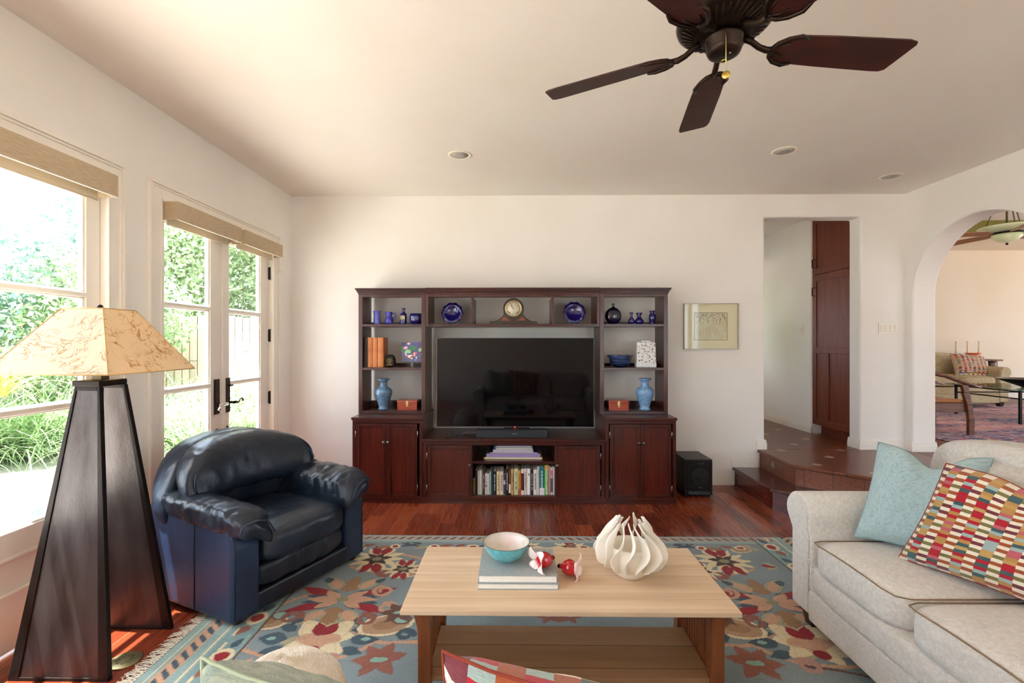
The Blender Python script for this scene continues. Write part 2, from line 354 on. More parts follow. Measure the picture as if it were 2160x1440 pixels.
def backlit(name, c, f=.5):
    m, t, b = newmat(name); b.inputs['Base Color'].default_value = S(c); tr = N(t, 'BsdfTranslucent'); tr.inputs[0].default_value = S(c); ms = N(t, 'MixShader'); ms.inputs[0].default_value = f
    t.links.new(b.outputs[0], ms.inputs[1]); t.links.new(tr.outputs[0], ms.inputs[2]); t.links.new(ms.outputs[0], t.nodes['Material Output'].inputs[0]); return m
def tilefloor(riser=False):
    m, t, b = newmat('brown_tile_riser' if riser else 'brown_floor_tile'); L = t.links.new
    tc = N(t, 'TexCoord'); sp = N(t, 'SeparateXYZ'); L(tc.outputs['Object'], sp.inputs[0])
    if riser: X = mathn(t, 'SUBTRACT', sp.outputs[0], sp.outputs[1]); u = mathn(t, 'DIVIDE', mathn(t, 'SUBTRACT', X, .12), .30)
    else: u = mathn(t, 'DIVIDE', mathn(t, 'SUBTRACT', sp.outputs[0], 2.66), .297); v = mathn(t, 'DIVIDE', mathn(t, 'SUBTRACT', sp.outputs[1], 4.25), .285)
    n = N(t, 'TexNoise'); n.inputs['Scale'].default_value = 45; L(tc.outputs['Object'], n.inputs[0]); n3 = N(t, 'TexNoise'); n3.inputs['Scale'].default_value = 3; L(tc.outputs['Object'], n3.inputs[0])
    r = ramp(t, [(.35, S('64341f' if not riser else '6b3a25')), (.7, S('7a4429' if not riser else '8b553c'))]); L(mathn(t, 'ADD', mathn(t, 'MULTIPLY', n.outputs[0], .5), mathn(t, 'MULTIPLY', n3.outputs[0], .5)), r.inputs[0])
    du = mathn(t, 'ABSOLUTE', mathn(t, 'SUBTRACT', u, mathn(t, 'ROUND', u))); last = r.outputs[0]
    g = mathn(t, 'LESS_THAN', du, .009)
    if not riser:
        dv = mathn(t, 'ABSOLUTE', mathn(t, 'SUBTRACT', v, mathn(t, 'ROUND', v))); g = mathn(t, 'MAXIMUM', g, mathn(t, 'LESS_THAN', dv, .009))
    mx = N(t, 'Mix', data_type='RGBA'); L(g, mx.inputs[0]); L(last, mx.inputs[6]); mx.inputs[7].default_value = S('341c12'); last = mx.outputs[2]
    if not riser:
        par = mathn(t, 'LESS_THAN', mathn(t, 'FLOORED_MODULO', mathn(t, 'ADD', mathn(t, 'ROUND', u), mathn(t, 'ROUND', v)), 2), .5)
        d = mathn(t, 'MULTIPLY', mathn(t, 'LESS_THAN', mathn(t, 'ADD', du, dv), .17), par)
        w = N(t, 'TexWave', wave_type='RINGS', rings_direction='Z'); w.inputs['Scale'].default_value = 1; 
        pat = mathn(t, 'GREATER_THAN', mathn(t, 'SINE', mathn(t, 'MULTIPLY', mathn(t, 'MULTIPLY', du, dv), 2400)), -.2)
        m2 = N(t, 'Mix', data_type='RGBA'); L(mathn(t, 'MULTIPLY', d, pat), m2.inputs[0]); L(last, m2.inputs[6]); m2.inputs[7].default_value = S('c9b79f'); last = m2.outputs[2]
    L(last, b.inputs['Base Color']); b.inputs['Roughness'].default_value = .3 if not riser else .35
    k = N(t, 'Bump'); k.inputs['Strength'].default_value = .15; k.inputs['Distance'].default_value = .004; L(mathn(t, 'SUBTRACT', n.outputs[0], g), k.inputs['Height']); L(k.outputs[0], b.inputs['Normal']); return m
tile_m = tilefloor(); riser_m = tilefloor(True)

# ---------------- room shell ----------------
XL, XR, YB, ZC = -2.275, 3.92, 4.86, 2.925
YN = -3.0                       # wall behind the camera
def opening(m, a0, a1, top): return [(a0, 0), (a0, top), (a1, top), (a1, 0)]
struct('floor', MB().box(XL-.3, XR+.1, YN-.2, YB+.1, -.12, 0), floor_m)
struct('ceiling', MB().box(XL-.3, XR+.23, YN-.2, 8.2, ZC, ZC+.15), ceil_m)
wb = MB().prism([(XL-.2, -.1), (2.522, -.1), (2.522, 2.695), (3.477, 2.695), (3.477, -.1), (XR+.23, -.1), (XR+.23, ZC+.03), (XL-.2, ZC+.03)], YB, YB+.17, 'y')
struct('wall_back', wb, wall_m, .02)
wl = MB().prism([(YN-.2, -.1), (-2.7, -.1), (-2.7, 2.352), (.1, 2.352), (.1, -.1), (.5, -.1), (.5, 2.352), (2.64, 2.352), (2.64, -.1), (3.04, -.1), (3.04, 2.352), (4.46, 2.352), (4.46, -.1), (YB+.17, -.1), (YB+.17, ZC+.03), (YN-.2, ZC+.03)], XL-.15, XL, 'x')
struct('wall_left', wl, wall_m)
arc = [(4.12+.65*math.cos(a), 1.885+.65*math.sin(a)) for a in [math.pi*k/40 for k in range(41)]]
wr = MB().prism([(YN-.2, -.1), (3.47, -.1)]+list(reversed(arc))+[(4.77, -.1), (YB+.17, -.1), (YB+.17, ZC+.03), (YN-.2, ZC+.03)], XR, XR+.23, 'x')
wo = struct('wall_right', wr, wall_m, .018)
ct = obj('cutter', MB().box(XR-.1, XR+.4, -2.7, 0, .5, 2.5), wall_m); bo = wo.modifiers.new('opening', 'BOOLEAN'); bo.object = ct; bo.solver = 'EXACT'
dg = bpy.context.evaluated_depsgraph_get(); me_ = bpy.data.meshes.new_from_object(wo.evaluated_get(dg)); wo.modifiers.clear(); wo.data = me_; bpy.data.objects.remove(ct)
wn = MB().box(XL-.2, 2.05, YN-.2, YN, -.1, ZC+.03).box(3.75, XR+.23, YN-.2, YN, -.1, ZC+.03).box(2.05, 3.75, YN-.2, YN, 2.4, ZC+.03).box(2.05, 3.75, YN-.2, YN, -.1, .3)
struct('wall_front', wn, wall_m)
def frame_y(a, b_, za, zb, x0, x1):
    return MB().box(x0, x1, a, a+.06, za, zb).box(x0, x1, b_-.06, b_, za, zb).box(x0, x1, a, b_, za, za+.06).box(x0, x1, a, b_, zb-.06, zb).box(x0, x1, (a+b_)/2-.03, (a+b_)/2+.03, za, zb)
w_ = struct('added_window_4', MB().box(2.05, 3.75, YN-.11, YN-.10, .3, 2.4), glass_m)  # unseen window, added so more daylight comes in from behind the camera
obj('added_window_frame', MB().box(2.05, 2.11, YN-.13, YN-.06, .3, 2.4).box(3.69, 3.75, YN-.13, YN-.06, .3, 2.4).box(2.05, 3.75, YN-.13, YN-.06, .3, .36).box(2.05, 3.75, YN-.13, YN-.06, 2.34, 2.4).box(2.87, 2.93, YN-.13, YN-.06, .3, 2.4), trim_m, w_)
w_ = struct('added_window_5', MB().box(XR+.10, XR+.11, -2.7, 0, .5, 2.5), glass_m); obj('added_window_frame', frame_y(-2.7, 0, .5, 2.5, XR+.06, XR+.13), trim_m, w_)  # added out of view to brighten the room from the right
w_ = struct('added_window_3', MB().box(XL-.11, XL-.10, -2.7, .1, .02, 2.352), glass_m); obj('added_window_frame', frame_y(-2.7, .1, .02, 2.352, XL-.13, XL-.06), trim_m, w_)  # invented glazing behind the camera, feeds daylight in from the left

# glazed leaves in the left wall
def leaf(name, y0, y1, g0, g1, kind, parent=None):
    x0, x1 = XL-.075, XL-.03; m = MB()
    m.box(x0, x1, y0, g0, 0.02, 2.34).box(x0, x1, g1, y1, .02, 2.34).box(x0, x1, g0, g1, 2.235, 2.34)
    for z in (1.109, 1.689): m.box(x0+.006, x1+.004, g0, g1, z-.013, z+.013)
    m.box(x0, x1, g0, g1, .45, .565).box(x0, x1, g0, g1, .02, .27).box(x0, x1-.018, g0, g1, .27, .45)
    for za, zb in ((.565, 1.096), (1.122, 1.676), (1.702, 2.235)):   # glazing beads
        for a, b_ in ((g0, g0+.013), (g1-.013, g1)): m.box(x0+.01, x1-.008, a, b_, za, zb)
        m.box(x0+.01, x1-.008, g0, g1, za, za+.01).box(x0+.01, x1-.008, g0, g1, zb-.01, zb)
    m.box(x1-.018, x1+.004, g0, g1, .435, .452).box(x1-.018, x1+.004, g0, g1, .268, .285)
    o = struct(name, m, trim_m, .003, parent)
    gl = MB()
    for za, zb in ((.575, 1.096), (1.122, 1.676), (1.702, 2.225)): gl.box(x0+.02, x0+.025, g0+.01, g1-.01, za, zb)
    obj('glass_panes', gl, glass_m, o); return o
w1 = leaf('window_1', 1.57, 2.63, 1.66, 2.545, 'w'); w2_ = leaf('window_2', .5, 1.57, .59, 1.48, 'w')
d1 = leaf('door_1', 3.045, 3.752, 3.12, 3.6, 'd'); d2 = leaf('door_2', 3.756, 4.455, 3.838, 4.318, 'd')
obj('astragal', MB().box(XL-.03, XL-.018, 3.735, 3.773, .02, 2.34), trim_m, d1, .003)
# hinges, bolts and lever sets
for dd, yh, s in ((d1, 3.043, 1), (d2, 4.457, -1)):
    for z in (2.08, 1.50, .92, .3): obj('hinge', MB().box(XL-.032, XL-.016, yh-.008, yh+.010, z-.055, z+.055).cyl((XL-.016, yh, z-.06), (XL-.016, yh, z+.06), .007, 8), black, dd)
for dd, yc, pl in ((d1, 3.668, 0), (d2, 3.806, 1)):
    x = XL-.03; h = .62
    e = obj('escutcheon', MB().box(x, x+.012, yc-.03, yc+.03, .88 if not pl else .875, 1.15), bronze, dd, .003)
    if not pl:
        lv = MB().cyl((x+.012, yc+.002, .95), (x+.05, yc+.002, .95), .010).tube([(x+.055, yc+.055, .955), (x+.055, yc+.02, .955), (x+.055, yc-.01, .953), (x+.055, yc-.035, .94), (x+.055, yc-.05, .915)], [.014, .010, .008, .010, .012], 12)
        obj('lever_handle', lv, chrome, dd)
    else:
        lv = MB().cyl((x+.012, yc, .955), (x+.055, yc, .955), .010).tube([(x+.06, yc-.01, .955), (x+.06, yc+.03, .955), (x+.06, yc+.06, .945), (x+.06, yc+.085, .972), (x+.06, yc+.11, .978), (x+.06, yc+.122, .955)], [.011, .012, .006, .005, .006, .009], 10)
        obj('lever_handle', lv, bronze, dd)
        obj('thumb_turn', MB().cyl((x+.012, yc, 1.09), (x+.03, yc, 1.09), .008).box(x+.03, x+.038, yc-.008, yc+.028, 1.084, 1.096), bronze, dd)
    obj('bolt_knob', MB().cyl((x, yc+.004, .755), (x+.008, yc+.004, .755), .0125, 12), bronze, dd)
# casings
def casing(name, y0, y1, top):
    m = MB(); x = XL; W = .115
    for a, b_, s in ((y0-W, y0, -1), (y1, y1+W, 1)):
        m.box(x+.001, x+.014, a-.001*(s < 0)+.002*(s > 0), b_-.002*(s < 0), 0, top+W); o_ = a if s < 0 else b_
        m.box(x, x+.03, o_, o_-s*.022, 0, top+W-.0222); m.box(x, x+.022, o_-s*.0222, o_-s*.036, 0, top+W-.0362); i_ = b_ if s < 0 else a
        m.box(x-.03, x+.02, i_, i_+s*.012, 0, top-.0001)
    m.box(x+.001, x+.0138, y0-.001, y1+.0018, top+.0121, top+W-.001).box(x, x+.03, y0-W, y1+W, top+W-.022, top+W).box(x, x+.022, y0-W+.02, y1+W-.02, top+W-.036, top+W-.022).box(x-.03, x+.02, y0, y1, top, top+.012)
    for a in (y0-.0125, y1+.0005): m.box(x-.149, x-.031, a, a+.012, 0, top+.01)
    m.box(x-.149, x-.031, y0, y1, top+.001, top+.009)
    return struct(name, m, trim_m, .003)
casing('trim_1', .51, 2.632, 2.342); casing('trim_2', 3.043, 4.458, 2.342)
# baseboards: three-step profile
def base(m, p0, p1, n, z0=0, h=.095):
    """run from p0 to p1, n = outward normal"""
    for a, b_, th in ((0, .62, .015), (.62, .8, .012), (.8, 1, .008)):
        q = [(p0[0], p0[1]), (p1[0], p1[1]), (p1[0]+n[0]*th, p1[1]+n[1]*th), (p0[0]+n[0]*th, p0[1]+n[1]*th)]
        m.prism(q, z0+h*a, z0+h*b_, 'z')
    return m
m = base(MB(), (XL, YB), (2.2, YB), (0, -1)); base(m, (2.19, YB), (2.45, YB), (0, -1), .18); base(m, (2.44, YB), (2.522, YB), (0, -1), .36)
base(m, (2.522, YB-.015), (2.522, YB+.17), (1, 0), .36); base(m, (3.477, YB-.015), (3.477, YB+.17), (-1, 0), .36); base(m, (3.477, YB), (XR, YB), (0, -1), .36)
struct('baseboard_back', m, trim_m)
m = base(MB(), (XR, YB), (XR, 4.77), (-1, 0), .36); base(m, (XR-.015, 4.77), (XR+.23, 4.77), (0, -1), .36); base(m, (XR, YN), (XR, 3.1), (-1, 0)); struct('baseboard_right', m, trim_m)
m = base(MB(), (XL, 2.75), (XL, 2.93), (1, 0)); base(m, (XL, 4.58), (XL, YB), (1, 0)); base(m, (XL, .11), (XL, .39), (1, 0)); struct('baseboard_left', m, trim_m)

# steps and tiled landing
def step(poly, z0, z1, name, mr, mt, over=.025, lip=.03):
    r = struct(name, MB().prism(poly, z0, z1-lip, 'z'), mr)
    c = poly; big = [(c[0][0]-over, c[0][1])]+[(c[1][0]-over, c[1][1]-over*.4)]+[(p[0]-over*.5, p[1]-over) for p in c[2:-2]]+[(c[-2][0], c[-2][1]-over), c[-1]]
    t = obj('tread', MB().prism(big, z1-lip, z1, 'z'), mt, r, .008); return r
low = [(2.22, YB), (2.22, 4.15), (2.80, 3.60), (3.25, 3.17), (XR, 3.17), (XR, YB)]
up = [(2.47, YB), (2.47, 4.24), (2.88, 3.86), (3.33, 3.45), (XR, 3.45), (XR, YB)]
redwood = M('red_stair_wood', '3c100a', .22, c2='6a2415', sc=3, st=(3, 3, 12), lo=.3, hi=.7, coat=.3, bump=.03)
step(low, 0, .18, 'wooden_step', redwood, M('stair_tread', '34100a', .2, c2='5a2013', sc=3, st=(8, 2, 8), coat=.3))
ld = step(up, .1801, .36, 'tiled_landing', riser_m, tile_m)
inl = MB().prism([(4.605-.032, .262), (4.605, .225), (4.605+.032, .262), (4.605, .299)], 2.4665, 2.47, 'x')
obj('tile_inlay', inl, M('inlay_tile', 'd8ccb4', .4, c2='5a4a3a', sc=120, lo=.45, hi=.5), ld)
struct('floor_hall', MB().box(2.3, XR+.23, YB+.002, 8.2, .2, .3599), tile_m)
m = MB().prism([(YB+.17, .2), (5.7, .2), (5.7, 3), (YB+.17, 3)], 2.15, 2.35, 'x').box(2.15, 2.35, 7.6, 8.2, .2, 3).box(2.15, 2.35, 5.7, 7.6, .2, 1.3).box(2.15, 2.35, 5.7, 7.6, 2.1, 3).box(2.15, 2.35, 5.7, 6.5, 1.3, 2.1)
m.box(2.15, XR+.23, 8.0, 8.2, .2, 3); struct('wall_hall', m, wall_m)
m = MB().box(3.53, 3.75, 5.745, 8.0, .3, ZC+.02); struct('wall_passage', m, wall_m, .015)
m = base(MB(), (3.53, 8), (3.53, 5.73), (-1, 0), .36); base(m, (3.52, 5.745), (3.66, 5.745), (0, -1), .36); struct('baseboard_hall', m, trim_m)

# far room beyond the arch
farwall = M('far_wall_paint', 'efe5d4', .9, c2='ebdfc9', sc=1); FX, FY = 12.5, 9.3
struct('floor_far', MB().box(XR, FX, -1, FY+.2, .2, .3595), planks('far_floor_boards', .12, 1, ['3a140b', '6b2b18', '8a4024'], .3))
m = MB().box(XR+.23, FX, FY, FY+.2, .2, 3.6).box(XR+.0, XR+.23, 5.03, FY+.2, .2, 3.6).box(FX, FX+.2, 8.3, FY+.2, .2, 3.6).box(FX, FX+.2, -1, 8.3, 2.7, 3.6).box(FX, FX+.2, -1, 1, .2, 3.6)
m.box(FX, FX+.2, 3.2, 5.6, .2, 3.6).box(6.5, 8.5, -1.2, -1, .2, 3.6).box(XR+.23, 5.2, -1.2, -1, .2, 3.6).box(XR+.23, FX, -1.2, -1, 2.7, 3.6).box(11.5, FX, -1.2, -1, .2, 3.6); struct('wall_far', m, farwall)  # gaps in the unseen walls added to let daylight into the far room
struct('ceiling_far', MB().box(XR+.2, FX+.2, -1.2, FY+.2, 3.42, 3.6), M('far_ceiling', 'f2eee6', .9))
m = MB().box(XR+.2, FX, 7.9, FY, 3.2, 3.42).box(XR+.2, 5.0, -1, 7.9, 3.2, 3.42).box(XR, FX, -1, 0, 3.2, 3.42).box(11, FX, 0, 7.9, 3.2, 3.42); so_ = struct('trim_3', m, farwall)
olive = M('olive_paint', '7d7838', .8); obj('olive_band', MB().box(5, 11, 7.885, 7.899, 3.21, 3.42).box(5.001, 5.015, 0, 7.885, 3.21, 3.42), olive, so_)
struct('ground', MB().box(-40, 40, -40, 45, -.30, -.14), soil_m)
# ---------------- wall unit: two tall cabinets, low middle cabinet, bridge ----------------
CF, HF, HB = 4.27, 4.48, 4.83     # fronts of the cabinets and of the open shelves, back
knob_m = M('pewter_knob', '7d766c', .3, 1)
def panel_door(parent, x0, x1, z0, z1, y, off, knob=None, hinge=0):
    """framed door with recessed panel, its knob and hinges as sub-parts"""
    s = .032; m = MB()
    m.box(x0, x0+s, y-.004, y+.018, z0, z1).box(x1-s, x1, y-.004, y+.018, z0, z1).box(x0+s, x1-s, y-.004, y+.018, z0, z0+s).box(x0+s, x1-s, y-.004, y+.018, z1-s, z1)
    d = obj('door', m, cherry, parent, .0035, off)
    b = MB().box(x0+s, x1-s, y+.008, y+.016, z0+s, z1-s); obj('door_panel', b, cherry_p, d, 0, off)
    if knob: obj('knob', MB().lathe([(.004, 0), (.004, .012), (.012, .018), (.0145, .024), (.012, .030), (.004, .032), (0, .032)], 16).xf(T(knob[0], y-.004, knob[1]) @ RX(R(90))), knob_m, d, 0, off)
    if hinge:
        hx = x0-.004 if hinge < 0 else x1+.004
        for z in (z0+.09, z1-.09): obj('hinge', MB().cyl((hx, y-.006, z-.027), (hx, y-.006, z+.027), .0035, 8), steel, d, 0, off)
    return d
cherry_p = M('dark_cherry_panel', '36100a', .32, c2='6a2412', sc=3.2, st=(20, 20, .8), lo=.3, hi=.78, coat=.3, coatr=.2, dist=.3)
def low_cab(x0, x1, top, label, doors, open_=None):
    t = thing('base_cabinet', label, 'cabinet', ((x0+x1)/2, CF+.29, 0)); o = t.location[:]
    Y = CF; B = HB; e = .03
    c = MB().box(x0, x0+e, Y+.003, B, .05, top-.02).box(x1-e, x1, Y+.003, B, .05, top-.02).box(x0+e, x1-e, Y+.003, B, .045, .062).box(x0+e, x1-e, B-.012, B, .06, top-.02)
    c.box(x0+e, x1-e, Y+.003, Y+.02, top-.055, top-.02)
    for a in ([open_[0]-.018, open_[1]] if open_ else []): c.box(a, a+.018, Y+.003, B, .06, top-.05)
    obj('carcass', c, cherry, t, .002, o)
    obj('top', MB().box(x0-.008, x1+.008, Y-.012, B, top-.022, top).box(x0-.003, x1+.003, Y-.006, B, top-.03, top-.022), cherry_h, t, .004, o)
    obj('plinth', MB().box(x0-.002, x1+.002, Y-.004, B, .01, .05).box(x0-.008, x1+.008, Y-.012, B, 0, .014), cherry_h, t, .003, o)
    if open_: obj('shelf', MB().box(open_[0], open_[1], Y+.006, B-.012, .35, .372), cherry_h, t, .002, o)
    for d in doors: panel_door(t, *d[:4], Y, o, d[4], d[5])
    return t
xa, xb, xc, xd = -1.452, ux(892, CF), ux(1277, CF), 1.436
def dd(u): return ux(u, CF)
g1_ = low_cab(xa, xb-.003, .765, 'tall two-door dark cherry base cabinet standing beside the blue leather armchair', [
    (dd(751.5), dd(815.7), .048, .706, (dd(811), .545), -1), (dd(816.3), dd(880), .048, .706, (dd(820), .545), 1)])
g2_ = low_cab(xc+.003, xd, .765, 'tall two-door dark cherry base cabinet standing beside the black subwoofer', [
    (dd(1287), dd(1351.2), .048, .706, (dd(1347), .545), -1), (dd(1351.8), dd(1416), .048, .706, (dd(1356), .545), 1)])
g3_ = low_cab(xb+.003, xc-.003, .572, 'low wide dark cherry media cabinet with open shelf of books below the television', [
    (dd(901.5), dd(995.5), .048, .513, (dd(991.5), .343), -1), (dd(1171), dd(1266), .048, .513, (dd(1175), .343), 1)], (dd(996.5), dd(1170)))

def hx(u): return ux(u, HF)
ZT = 1.942
def hutch(ul, ur, label, lo_rail=True):
    x0, x1 = hx(ul), hx(ur); t = thing('open_shelf_hutch', label, 'shelves', ((x0+x1)/2, HF+.17, .7655)); o = t.location[:]
    m = MB()
    for a, b_ in ((x0, x0+.020), (x1-.020, x1)): m.box(a, b_, HF+.01, HB, .7655, 1.885)
    for a, b_ in ((x0, x0+.038), (x1-.038, x1)): m.box(a, b_, HF, HF+.018, .7655, 1.885)
    m.box(x0+.038, x1-.038, HF, HF+.018, 1.86, 1.885)
    obj('side_frame', m, cherry, t, .002, o)
    m = MB().box(x0+.02, x1-.02, HF+.018, HB, .770, .792).box(x0+.038, x1-.038, HF-.001, HF+.018, .7655, .792).box(x0+.02, x1-.02, HB-.02, HB, .792, .85)
    obj('bottom_board', m, cherry_h, t, .002, o)
    for z in (1.608, 1.199): obj('shelf', MB().box(x0+.02, x1-.02, HF+.005, HB-.01, z-.024, z).box(x0+.02, x1-.02, HB-.022, HB-.01, z, z+.028), cherry_h, t, .002, o)
    m = MB()
    for k, (dz, ov) in enumerate(((1.885, .004), (1.902, .012), (1.915, .016), (1.924, .024), (1.933, .026))):
        zt = (1.902, 1.915, 1.924, 1.933, ZT)[k]; m.box(x0-ov*(ul < 1000), x1+ov*(ul > 1000), HF-ov, HB, dz, zt)
    obj('crown_moulding', m, cherry_h, t, .002, o); return t
hutch(756, 897.3, 'tall open shelf hutch holding orange leather books and a slate blue vase')
hutch(1265.5, 1409, 'tall open shelf hutch holding a white speckled bottle and a pale blue vase')
x0, x1 = hx(898), hx(1264.8); t = thing('bridge_shelf', 'long dark cherry bridge shelf holding a clock between two blue plates', 'shelf', ((x0+x1)/2, HF+.17, 1.58)); o = t.location[:]
m = MB().box(x0, x0+.024, HF-.002, HB, 1.582, 1.885).box(x1-.024, x1, HF-.002, HB, 1.582, 1.885).box(x0+.02, x1-.02, HF, HF+.018, 1.86, 1.885).box(x0, x1, HF, HB, 1.885, 1.90)
obj('end_frame', m, cherry, t, .002, o); obj('shelf', MB().box(x0+.024, x1-.024, HF, HB, 1.582, 1.608), cherry_h, t, .002, o)
for a in (993.8, 1164.3): obj('divider', MB().box(hx(a), hx(a)+.018, HF, HB, 1.608, 1.86), cherry, t, .002, o)
m = MB()
for k, (dz, ov) in enumerate(((1.90, .004), (1.908, .012), (1.917, .016), (1.926, .024), (1.935, .028))): m.box(x0, x1, HF-ov-.004, HB, dz, (1.908, 1.917, 1.926, 1.935, ZT+.002)[k])
obj('crown_moulding', m, cherry_h, t, .002, o)

# television, soundbar, cables
TY = 4.41; tl, tr_, tt, tb = ux(921, TY), ux(1253, TY), vz(712.3, TY), vz(900.7, TY)
t = thing('television', 'large flat black television with thin silver rim showing dark reflections', 'television', ((tl+tr_)/2, TY+.03, .5725)); o = t.location[:]
obj('screen', MB().box(tl+.003, tr_-.003, TY, TY+.004, tb+.006, tt-.003), M('tv_screen', '030204', .04, spec=.3), t, 0, o)
obj('bezel', MB().box(tl, tr_, TY+.001, TY+.03, tb, tt), M('tv_rim', '77757a', .35, .8), t, .001, o)
obj('rear_housing', MB().box(tl+.25, tr_-.25, TY+.03, TY+.07, tb+.05, tt-.25), black, t, .01, o)
obj('stand', MB().box(-.22, .26, TY-.06, TY+.14, .573, .585).box(-.1, .14, TY+.03, TY+.05, .58, tb+.1), black, t, .003, o)
sy = 4.325; s0, s1 = ux(1003.5, sy), ux(1158, sy)
t = thing('soundbar', 'slim dark grey soundbar lying in front of the television', 'soundbar', ((s0+s1)/2, sy+.05, .573)); o = t.location[:]
m = MB(); q = [(s0+.025+.025*math.cos(a), sy+.025+.025*math.sin(a)) for a in [math.pi+math.pi/2*k/8 for k in range(9)]]
q += [(s1-.025+.025*math.cos(a), sy+.025+.025*math.sin(a)) for a in [1.5*math.pi+math.pi/2*k/8 for k in range(9)]]
q += [(s1-.025+.025*math.cos(a), sy+.07+.025*math.sin(a)) for a in [math.pi/2*k/8 for k in range(9)]]+[(s0+.025+.025*math.cos(a), sy+.07+.025*math.sin(a)) for a in [math.pi/2+math.pi/2*k/8 for k in range(9)]]
obj('body', MB().prism(q, .577, .641, 'z'), M('speaker_grille', '1c2024', .55, c2='262b30', sc=400, bump=.2, bsc=900), t, .002, o)
obj('foot', MB().prism([(p[0]*.985+.0, p[1]+.002) for p in q], .573, .577, 'z'), black, t, 0, o)
def text(s, size, mt, parent, M4, name='lettering', ext=.0004, align='CENTER', font=None):
    cu = bpy.data.curves.new('txt', 'FONT'); cu.body = s; cu.size = size; cu.extrude = ext; cu.align_x = align; cu.align_y = 'CENTER'
    tmp = bpy.data.objects.new('txt', cu); C.objects.link(tmp); dg = bpy.context.evaluated_depsgraph_get(); me = bpy.data.meshes.new_from_object(tmp.evaluated_get(dg))
    bpy.data.objects.remove(tmp); bpy.data.curves.remove(cu)
    me.transform(M4); me.materials.clear(); me.materials.append(mt); o = bpy.data.objects.new(name, me); C.objects.link(o); o.parent = parent; return o
FR = RX(R(90))      # text upright, facing -y
greyt = M('grey_print', '8c8f92', .5)
text('SONOS', .014, greyt, t, T(.02, -.0505, .035) @ FR, 'logo')
tv_led = M('red_led', 'ff2010', .5, emit=('ff3020', 3)); 
obj('status_light', MB().box(-.003, .003, -.004, 0, -.002, .002).mv((ux(1086, TY)-(tl+tr_)/2, -.031, tb+.002-.5725)), tv_led, bpy.data.objects['television'])
rnd = random.Random(4)
def cablething(pts, r, label, mt=black):
    P = [Vector(p) for p in pts]; out = []
    for i in range(len(P)-1):
        a, b, c, d = P[max(i-1, 0)], P[i], P[i+1], P[min(i+2, len(P)-1)]
        for k in range(6):
            s = k/6; out.append(.5*((2*b)+(c-a)*s+(2*a-5*b+4*c-d)*s*s+(3*b-a-3*c+d)*s**3))
    out.append(P[-1]); base_ = P[0].copy()
    return one('cable', MB().tube([p-base_ for p in out], r, 6), mt, label, 'cable', base_, 'cables left of the soundbar')
zc_ = .578
cablething([(-.60, 4.60, zc_), (-.55, 4.40, zc_), (-.48, 4.335, zc_+.02), (-.38, 4.38, zc_), (-.27, 4.40, zc_+.02)], .004, 'black cable lying left of the soundbar nearest the television')
cablething([(-.62, 4.30, zc_-.002), (-.52, 4.37, zc_), (-.42, 4.41, zc_+.01), (-.33, 4.36, zc_), (-.295, 4.28, zc_-.002)], .0035, 'thin black cable curling down to the cabinet edge beside the soundbar')
cablething([(-.5, 4.38, zc_+.004), (-.44, 4.40, zc_+.03), (-.36, 4.42, zc_+.025), (-.27, 4.39, zc_+.03), (-.24, 4.44, zc_+.03)], .003, 'looped cable with a light sheath between soundbar and television', M('grey_cable', '7d7f83', .4))

# subwoofer
t = thing('subwoofer', 'black box subwoofer standing on the floor right of the cabinets', 'speaker', (1.705, 4.62, 0)); o = t.location[:]
sx0, sx1, sf = 1.578, 1.830, 4.45
obj('cabinet', MB().box(sx0, sx1, sf, 4.80, .022, .352), M('subwoofer_vinyl', '15120f', .4, c2='1d1813', sc=20), t, .003, o)
obj('grille', MB().box(sx0+.012, sx1-.012, sf-.012, sf, .075, .335), M('grille_cloth', '0a0a0b', .8), t, .006, o)
obj('cone', MB().lathe([(.085, 0), (.08, .004), (.072, .003), (.03, -.0), (.02, .004), (0, .006)], 32).xf(T((sx0+sx1)/2, sf-.012, .19) @ RX(R(90))), M('cone', '121213', .5), t, 0, o)
obj('port', MB().box(sx0+.02, sx1-.02, sf-.006, sf, .03, .06), blackg, t, .004, o)
[obj('indicator', MB().cyl((x_, sf-.014, .318), (x_, sf-.012, .318), .004, 10), steel, t, 0, o) for x_ in (1.70, 1.735)]
text('Polk', .014, greyt, t, T(.012, sf-.0128-4.62, .098) @ FR, 'logo')
obj('logo_triangle', MB().prism([(1.70, .104), (1.728, .104), (1.714, .122)], sf-.0132, sf-.012, 'y'), M('dull_red', '3a0808', .5), t, 0, o)
for a in (sx0+.02, sx1-.02):
    for b_ in (sf+.03, 4.77): obj('foot', MB().cyl((a, b_, 0), (a, b_, .022), .012, 12), black, t, 0, o)

# ---------------- things on the shelves ----------------
S1, S2, S3 = 1.608, 1.199, .792
cob = M('cobalt_glass', '1a1258', .08, spec=.8, coat=.5, coatr=.03, c2='241a72', sc=8)
peri = M('periwinkle_glass', '5f60c4', .15, coat=.4, c2='6f70cf', sc=10)
navyg = M('midnight_glass', '0d0a2c', .06, coat=.6, coatr=.03)
bluebowl = M('streaked_blue_glass', '16203f', .08, c2='4a68a5', sc=4, st=(1, 1, 14), lo=.5, hi=.7, coat=.5)
celadon = M('crackle_slate_glaze', '54728f', .16, c2='6d8aa5', sc=45, lo=.42, hi=.6, coat=.6, coatr=.08, bump=.1, bsc=120)
skyglaze = M('crackle_sky_glaze', '6f9ac6', .16, c2='86aed4', sc=45, lo=.42, hi=.6, coat=.6, coatr=.08, bump=.1, bsc=120)
def shelf_at(u, y): return ux(u, y)
y1_ = 4.60
def px(y): return y/1010*1.004     # metres per pixel at depth y
k = px(y1_)
